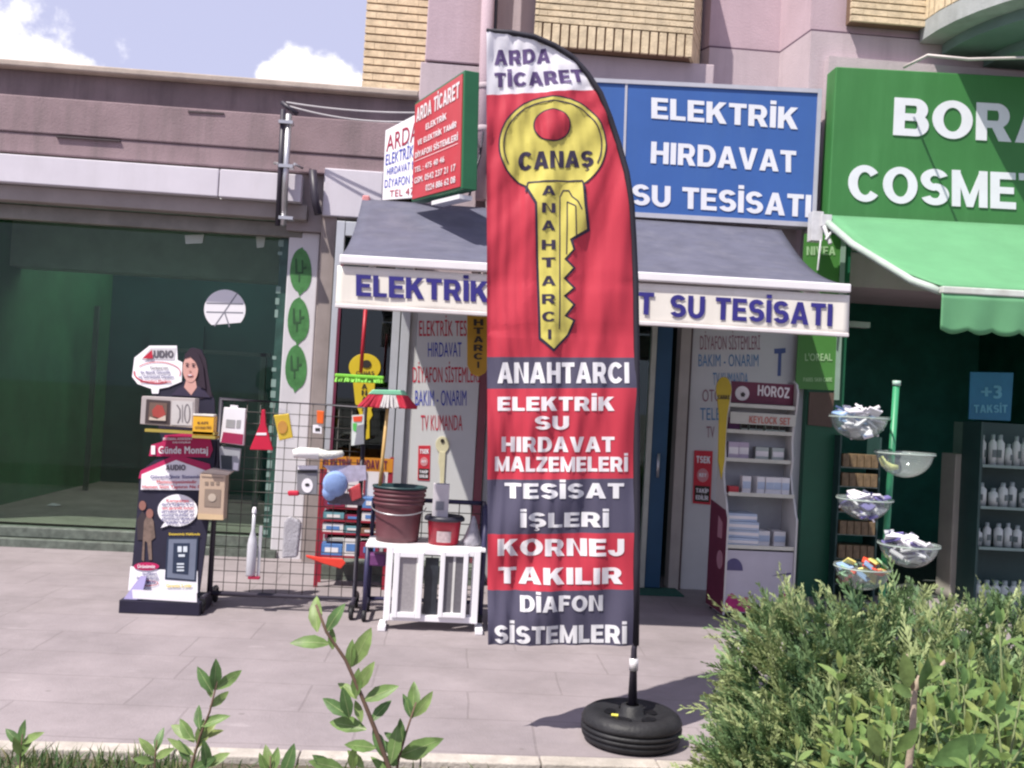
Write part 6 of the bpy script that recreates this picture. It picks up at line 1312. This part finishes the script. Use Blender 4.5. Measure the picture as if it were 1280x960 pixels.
def shoot(label, px, Y, leaves, r=.005, tl=.07, name='leafy_shoot'):
    pts = [P(u, v, Y) for u, v in px]; base = Vector((pts[-1].x + (pts[-1].x - pts[-2].x) * .3, Y + .03, -.02)); pts.append(base)
    t = thing(name, label, 'plant', tuple(base)); n = len(pts)
    MB().tube(pts, [r * (.38 + .6 * i / n) for i in range(n)], 7).build('stem', stemm, t)
    mb = MB()
    for (u, v, du_, dv_, L_, k) in leaves:
        b = P(u, v, Y); e = P(u + du_, v + dv_, Y); d = (e - b); d.y += random.uniform(-.5, .5) * d.length * .8
        leaf(mb, b, d, Vector((random.uniform(-.5, .5), -1, .5 + random.uniform(-.3, .5))), L_ / 1230 * Y, L_ * .40 / 1230 * Y, k, random.uniform(.05, .4), random.uniform(.15, .5), 4)
    for i in range(len(pts)):
        j = random.randrange(max(1, len(pts) - 4), len(pts) - 1); b = pts[j].lerp(pts[j + 1], random.random()); d = Vector((random.gauss(0, 1), random.gauss(0, .6), random.uniform(.3, 1)))
        leaf(mb, b, d, Vector((random.uniform(-.5, .5), -1, .5)), random.uniform(.035, .055) * Y / 1.75, random.uniform(.014, .02), random.choice((0, 1, 2, 3)), random.uniform(.05, .35), random.uniform(.1, .5), 4)
    mb.build('leaves', lv + [leafmat('leaf_rib', (.36, .44, .2))], t); return t
Y1 = 1.75
shoot('tallest leafy shoot rising in front of the wire rack', [(395, 756), (408, 790), (432, 825), (452, 870), (470, 915), (488, 965), (505, 1010)], Y1,
      [(397, 790, -8, -42, 46, 1), (408, 790, 20, -36, 40, 2), (412, 805, -42, -10, 46, 0), (416, 812, -2, -26, 26, 0), (440, 833, 22, -44, 52, 1), (438, 835, 0, -30, 34, 0), (447, 862, 18, -36, 40, 1), (455, 876, 42, -22, 46, 0), (446, 874, -24, -22, 34, 1), (445, 872, 2, -32, 36, 0), (437, 897, -8, -40, 40, 2), (436, 895, -34, -20, 40, 2), (452, 903, -8, -24, 28, 1), (458, 912, -48, -6, 52, 0), (464, 902, 22, -26, 34, 2), (470, 935, -30, -8, 40, 0), (480, 948, -10, -28, 38, 2), (488, 955, 10, -40, 46, 0), (455, 960, -16, -18, 30, 1), (430, 962, -36, -14, 44, 0), (440, 962, 4, -32, 34, 1), (420, 964, -26, -20, 36, 2)], .006)
shoot('short leafy shoot with a bare lower stem right of the tallest shoot', [(520, 878), (508, 915), (498, 950), (490, 1000)], Y1 + .05,
      [(515, 898, 4, -44, 44, 0), (517, 896, 22, -26, 36, 1), (514, 898, -6, -28, 30, 2), (504, 930, -4, -28, 32, 2), (500, 944, 44, -22, 54, 0), (500, 946, 40, -6, 46, 1), (498, 950, -18, -26, 34, 0)], .004)
shoot('leafy shoot with a dark stem left of the tallest shoot', [(272, 850), (262, 890), (250, 920), (240, 955), (234, 1000)], Y1 + .1,
      [(268, 862, 4, -38, 38, 2), (266, 866, -22, -34, 36, 2), (270, 862, 30, -22, 36, 0), (264, 872, -4, -26, 26, 1), (262, 884, 22, -16, 28, 1), (252, 908, 24, -14, 34, 0), (250, 912, -10, -30, 30, 2), (244, 925, -34, -18, 38, 1), (243, 928, -22, -28, 34, 0), (246, 930, 8, -26, 28, 1), (238, 952, -16, -26, 30, 2), (256, 958, 24, -14, 32, 1), (258, 958, 2, -34, 34, 2)], .004)
shoot('tiny pale shoot at the far left edge of the bed', [(28, 918), (26, 940), (24, 975)], Y1 + .35, [(27, 930, 1, -26, 28, 2), (26, 932, -18, -20, 28, 2), (28, 930, 22, -14, 28, 1), (25, 944, -3, -24, 26, 1), (25, 946, 12, -20, 26, 0)], .003)
shoot('small shoot left of the dark stemmed shoot at the picture foot', [(196, 925), (194, 945), (192, 990)], Y1 + .2, [(195, 940, 2, -18, 28, 2), (194, 945, -14, -20, 28, 1), (195, 948, 16, -12, 26, 1), (194, 952, -18, -4, 26, 0)], .003)
shoot('small pair of shoots at the picture foot below the wire rack', [(338, 945), (338, 970), (338, 1010)], Y1 + .1, [(338, 968, -6, -32, 34, 1), (340, 966, 6, -28, 30, 0), (352, 974, 18, -44, 42, 2), (334, 966, -8, -20, 26, 0)], .003)

# ---- juniper hedge: feathery sprays over lumps
jm = [mat('juniper_a', (.118, .205, .09), .6, .25, 25, trans=.2), mat('juniper_b', (.19, .285, .125), .6, .25, 25, trans=.2), mat('juniper_c', (.06, .12, .055), .6, .25, 25, trans=.15), mat('juniper_tip', (.35, .41, .19), .6, .2, 25, trans=.2)]
jb = thing('juniper_bush', 'wide feathery juniper bush in the flower bed at the right', 'shrub', (2.0, 3.7, -.02))
lumps = [((1.58, 3.85, .30), (.32, .40, .40)), ((1.75, 4.0, .36), (.45, .45, .42)), ((2.25, 4.0, .36), (.5, .45, .43)), ((2.8, 4.0, .38), (.55, .45, .44)), ((3.4, 4.0, .38), (.55, .45, .45)), ((1.36, 3.62, .08), (.24, .30, .26)), ((1.62, 3.45, .14), (.38, .36, .36)), ((2.0, 3.4, .2), (.5, .4, .42)), ((2.6, 3.4, .22), (.5, .4, .44)), ((3.2, 3.4, .25), (.5, .4, .45))]
def inside(p, k):
    for i, (c, r) in enumerate(lumps):
        if i == k: continue
        if sum(((p[a] - c[a]) / r[a]) ** 2 for a in range(3)) < .72: return True
    return False
jf = MB(); n_ = 0
def spray(mb, b, d, ln, tone):
    d = d.normalized(); side = d.cross(Vector((random.gauss(0, 1), random.gauss(0, 1), random.gauss(0, 1)))).normalized()
    m0, m1 = random.choice((((1, 3), (1, 1), (0, 1)), ((0, 1), (0, 0), (2, 0)), ((1, 3), (3, 3), (1, 3)), ((2, 2), (2, 0), (2, 2)))[tone])
    k = 7; bend = Vector((random.gauss(0, .12), random.gauss(0, .12), random.uniform(-.25, .05)))
    prev = b; pd = d
    for i in range(k):
        t = (i + 1) / k; pd = (pd + bend * .3).normalized(); p = prev + pd * (ln / k); mt = m1 if t > .55 else m0
        w_ = side * (.0040 * (1.15 - t * .6)); mb.add([prev - w_, prev + w_, p + w_ * .8, p - w_ * .8], [(0, 1, 2, 3)], mt)
        for s in (-1, 1):
            l2 = ln * .40 * (1.08 - t * .85) * random.uniform(.7, 1.2)
            nn = (pd.cross(side)).normalized(); az = random.gauss(0, .6); lat = side * (s * math.cos(az)) + nn * math.sin(az)
            dd = (pd + lat * .62).normalized(); a = prev.lerp(p, random.random()); m_ = a + dd * l2 * .55; e = m_ + (dd + pd * .5).normalized() * l2 * .45
            w2 = nn.cross(dd).normalized() * .0036; w3 = w2 * .9
            mb.add([a - w2, a + w2, m_ + w3 * 1.3, m_ - w3 * 1.3, e + w3 * .25, e - w3 * .25], [(0, 1, 2, 3), (3, 2, 4, 5)], mt)
            if l2 > .02:
                for s2 in (-1, 1):
                    q0 = a.lerp(m_, .75); q1 = q0 + (dd + side * s2 * .5 + nn * random.gauss(0, .4)).normalized() * l2 * .4; w4 = nn * .0030
                    mb.add([q0 - w4, q0 + w4, q1], [(0, 1, 2)], m1)
        prev = p
tries = 0
while n_ < 4600 and tries < 70000:
    tries += 1; k = random.randrange(len(lumps)); c, r = lumps[k]
    v = Vector((random.gauss(0, 1), random.gauss(0, 1), random.gauss(0, 1))).normalized()
    if v.y > .6 or v.z < -.6: continue
    rr_ = random.choice((1.0, .97, .9, .8, .65)) + random.gauss(0, .03)
    # clumps: push in and out
    cl = math.sin(v.x * 7 + k) * math.sin(v.z * 8 + 2 * k) * math.sin(v.y * 6 + 1.3 * k); rr_ += .16 * cl
    p = Vector((c[0] + v.x * r[0] * rr_, c[1] + v.y * r[1] * rr_, c[2] + v.z * r[2] * rr_))
    if p.z < -.02 or inside(p, k): continue
    d = (v * .75 + Vector((-.18, -.15, .55)) + Vector((random.gauss(0, .42), random.gauss(0, .35), random.gauss(0, .3))))
    if p.z + .09 * d.normalized().z > .775 + random.gauss(0, .02): continue
    tone = 2 if (cl > .25 or random.random() < .12) else 0 if rr_ > .9 else 1 if random.random() < .5 else 3
    spray(jf, p, d, random.uniform(.09, .18) * (1.5 if random.random() < .12 else 1), tone); n_ += 1
# long leading branches
for i in range(70):
    k = random.randrange(len(lumps)); c, r = lumps[k]; a = random.uniform(-.2, 3.3); b = Vector((c[0] + r[0] * .8 * math.cos(a), c[1] + random.uniform(-.9, .5) * r[1], c[2] + r[2] * .8 * math.sin(a) * random.uniform(.6, 1)))
    if b.z > .64: continue
    d = Vector((math.cos(a) * .8 - .2, random.gauss(-.1, .3), .75)).normalized(); ln = random.uniform(.12, .24)
    for j in range(4): spray(jf, b + d * ln * j / 4, d + Vector((random.gauss(0, .25), random.gauss(0, .25), random.gauss(0, .2))), .10, 2)
jf.build('foliage', jm, jb)
br_ = MB()
for i in range(46):
    k = random.randrange(len(lumps)); c, r = lumps[k]; t = random.uniform(-1, 1); e = Vector((c[0] + r[0] * .7 * t, c[1] + random.uniform(-.8, .4) * r[1], c[2] + r[2] * random.uniform(.3, .8))); b = Vector((c[0] + r[0] * .2 * t, c[1], -.03)); m_ = b.lerp(e, .5) + Vector((random.gauss(0, .04), random.gauss(0, .04), .02)); br_.tube([b, m_, e], [.012, .008, .004], 6)
br_.build('branches', stemm, jb)
core = MB()
for c, r in lumps: core.ell((c[0], c[1] + .04, c[2] - .02), r[0] * .70, r[1] * .70, r[2] * .70, 0, 12, 8)
core.build('inner_twigs', mat('inner_twigs', (.035, .065, .03), .95, .5, 30, bump=1.0), jb)

# ---- broad leaved shrub in front of the juniper
bsz = thing('leafy_shrub', 'glossy broad leaved shrub in front of the juniper at the right corner', 'shrub', (1.3, 2.4, -.02))
lf, sm_ = MB(), MB()
def twig(b, e, n, L_, tones):
    m_ = b.lerp(e, .55) + Vector((random.gauss(0, .03), random.gauss(0, .03), .02)); pts = [b, b.lerp(m_, .5), m_, m_.lerp(e, .5), e]; sm_.tube(pts, [.006, .005, .004, .003, .002], 6)
    d = (e - b).normalized()
    for i in range(n):
        t = .25 + .75 * (i // 2 + .5) / (n / 2); t = min(1, t); p = b.lerp(m_, t / .55) if t < .55 else m_.lerp(e, (t - .55) / .45)
        az = i * 2.4 + random.uniform(-.4, .4); s = Vector((math.cos(az), math.sin(az), 0)); dd = s * .8 + d * .65
        leaf(lf, p, dd, Vector((0, -.3, 1)), L_ * random.uniform(.7, 1.15), L_ * .42, random.choice(tones), random.uniform(.05, .35), random.uniform(.1, .5))
    leaf(lf, e, d + Vector((random.gauss(0, .2), 0, 0)), Vector((0, -1, .2)), L_ * .8, L_ * .3, tones[-1], .1, .4); leaf(lf, e, d + Vector((.4, .2, 0)), Vector((0, -1, .2)), L_ * .7, L_ * .26, tones[0], .1, .4)
for i in range(140):
    y = random.uniform(2.1, 2.8); x = .385 * y + random.random() ** .85 * 1.05; edge = min(1, max(0, (x - .385 * y) / .5))
    zt2 = random.uniform(.48, .66) + .25 * edge ** .8 + random.gauss(0, .04); b = Vector((x + random.gauss(0, .05), y, random.uniform(-.02, .25))); e = Vector((x + random.gauss(.0, .08), y + random.gauss(-.03, .06), zt2))
    twig(b, e, random.choice((12, 14, 16, 18)), random.uniform(.05, .078), random.choice(((0, 1, 1, 3), (0, 0, 1, 2), (0, 2, 2, 1), (1, 1, 3, 3))))
pw = [P(1133, 980, 2.1), P(1140, 925, 2.1), P(1143, 862, 2.1), P(1150, 845, 2.1)]
MB().tube([Vector((pw[0].x, 2.1, -.02))] + pw, [.010, .009, .0075, .007, .005], 8).tube([P(1143, 862, 2.1), P(1165, 845, 2.1), P(1182, 826, 2.1)], [.007, .005, .004], 7).tube([P(1143, 866, 2.1), P(1136, 835, 2.1), P(1133, 818, 2.1)], [.006, .005, .003], 7).build('pale_branch', woodm, bsz)
for (u, v, du_, dv_, L_, k) in ((1135, 860, -4, -48, 50, 1), (1150, 862, 12, -36, 46, 2), (1182, 828, 12, -12, 24, 3), (1175, 835, -14, -16, 28, 1), (1150, 848, 26, -14, 34, 1), (1140, 870, -28, -16, 38, 0), (1100, 945, -14, -40, 50, 1), (1165, 955, 60, -30, 78, 2), (1120, 940, 30, -30, 44, 0)):
    b = P(u, v, 2.08); e = P(u + du_, v + dv_, 2.05); leaf(lf, b, e - b, Vector((random.uniform(-.3, .3), -1, .4)), L_ / 1230 * 2.1, L_ * .42 / 1230 * 2.1, k, .1, .3)
lf.build('leaves', lv, bsz); sm_.build('twigs', mat('green_twig', (.14, .17, .07), .6, .2, 30), bsz)
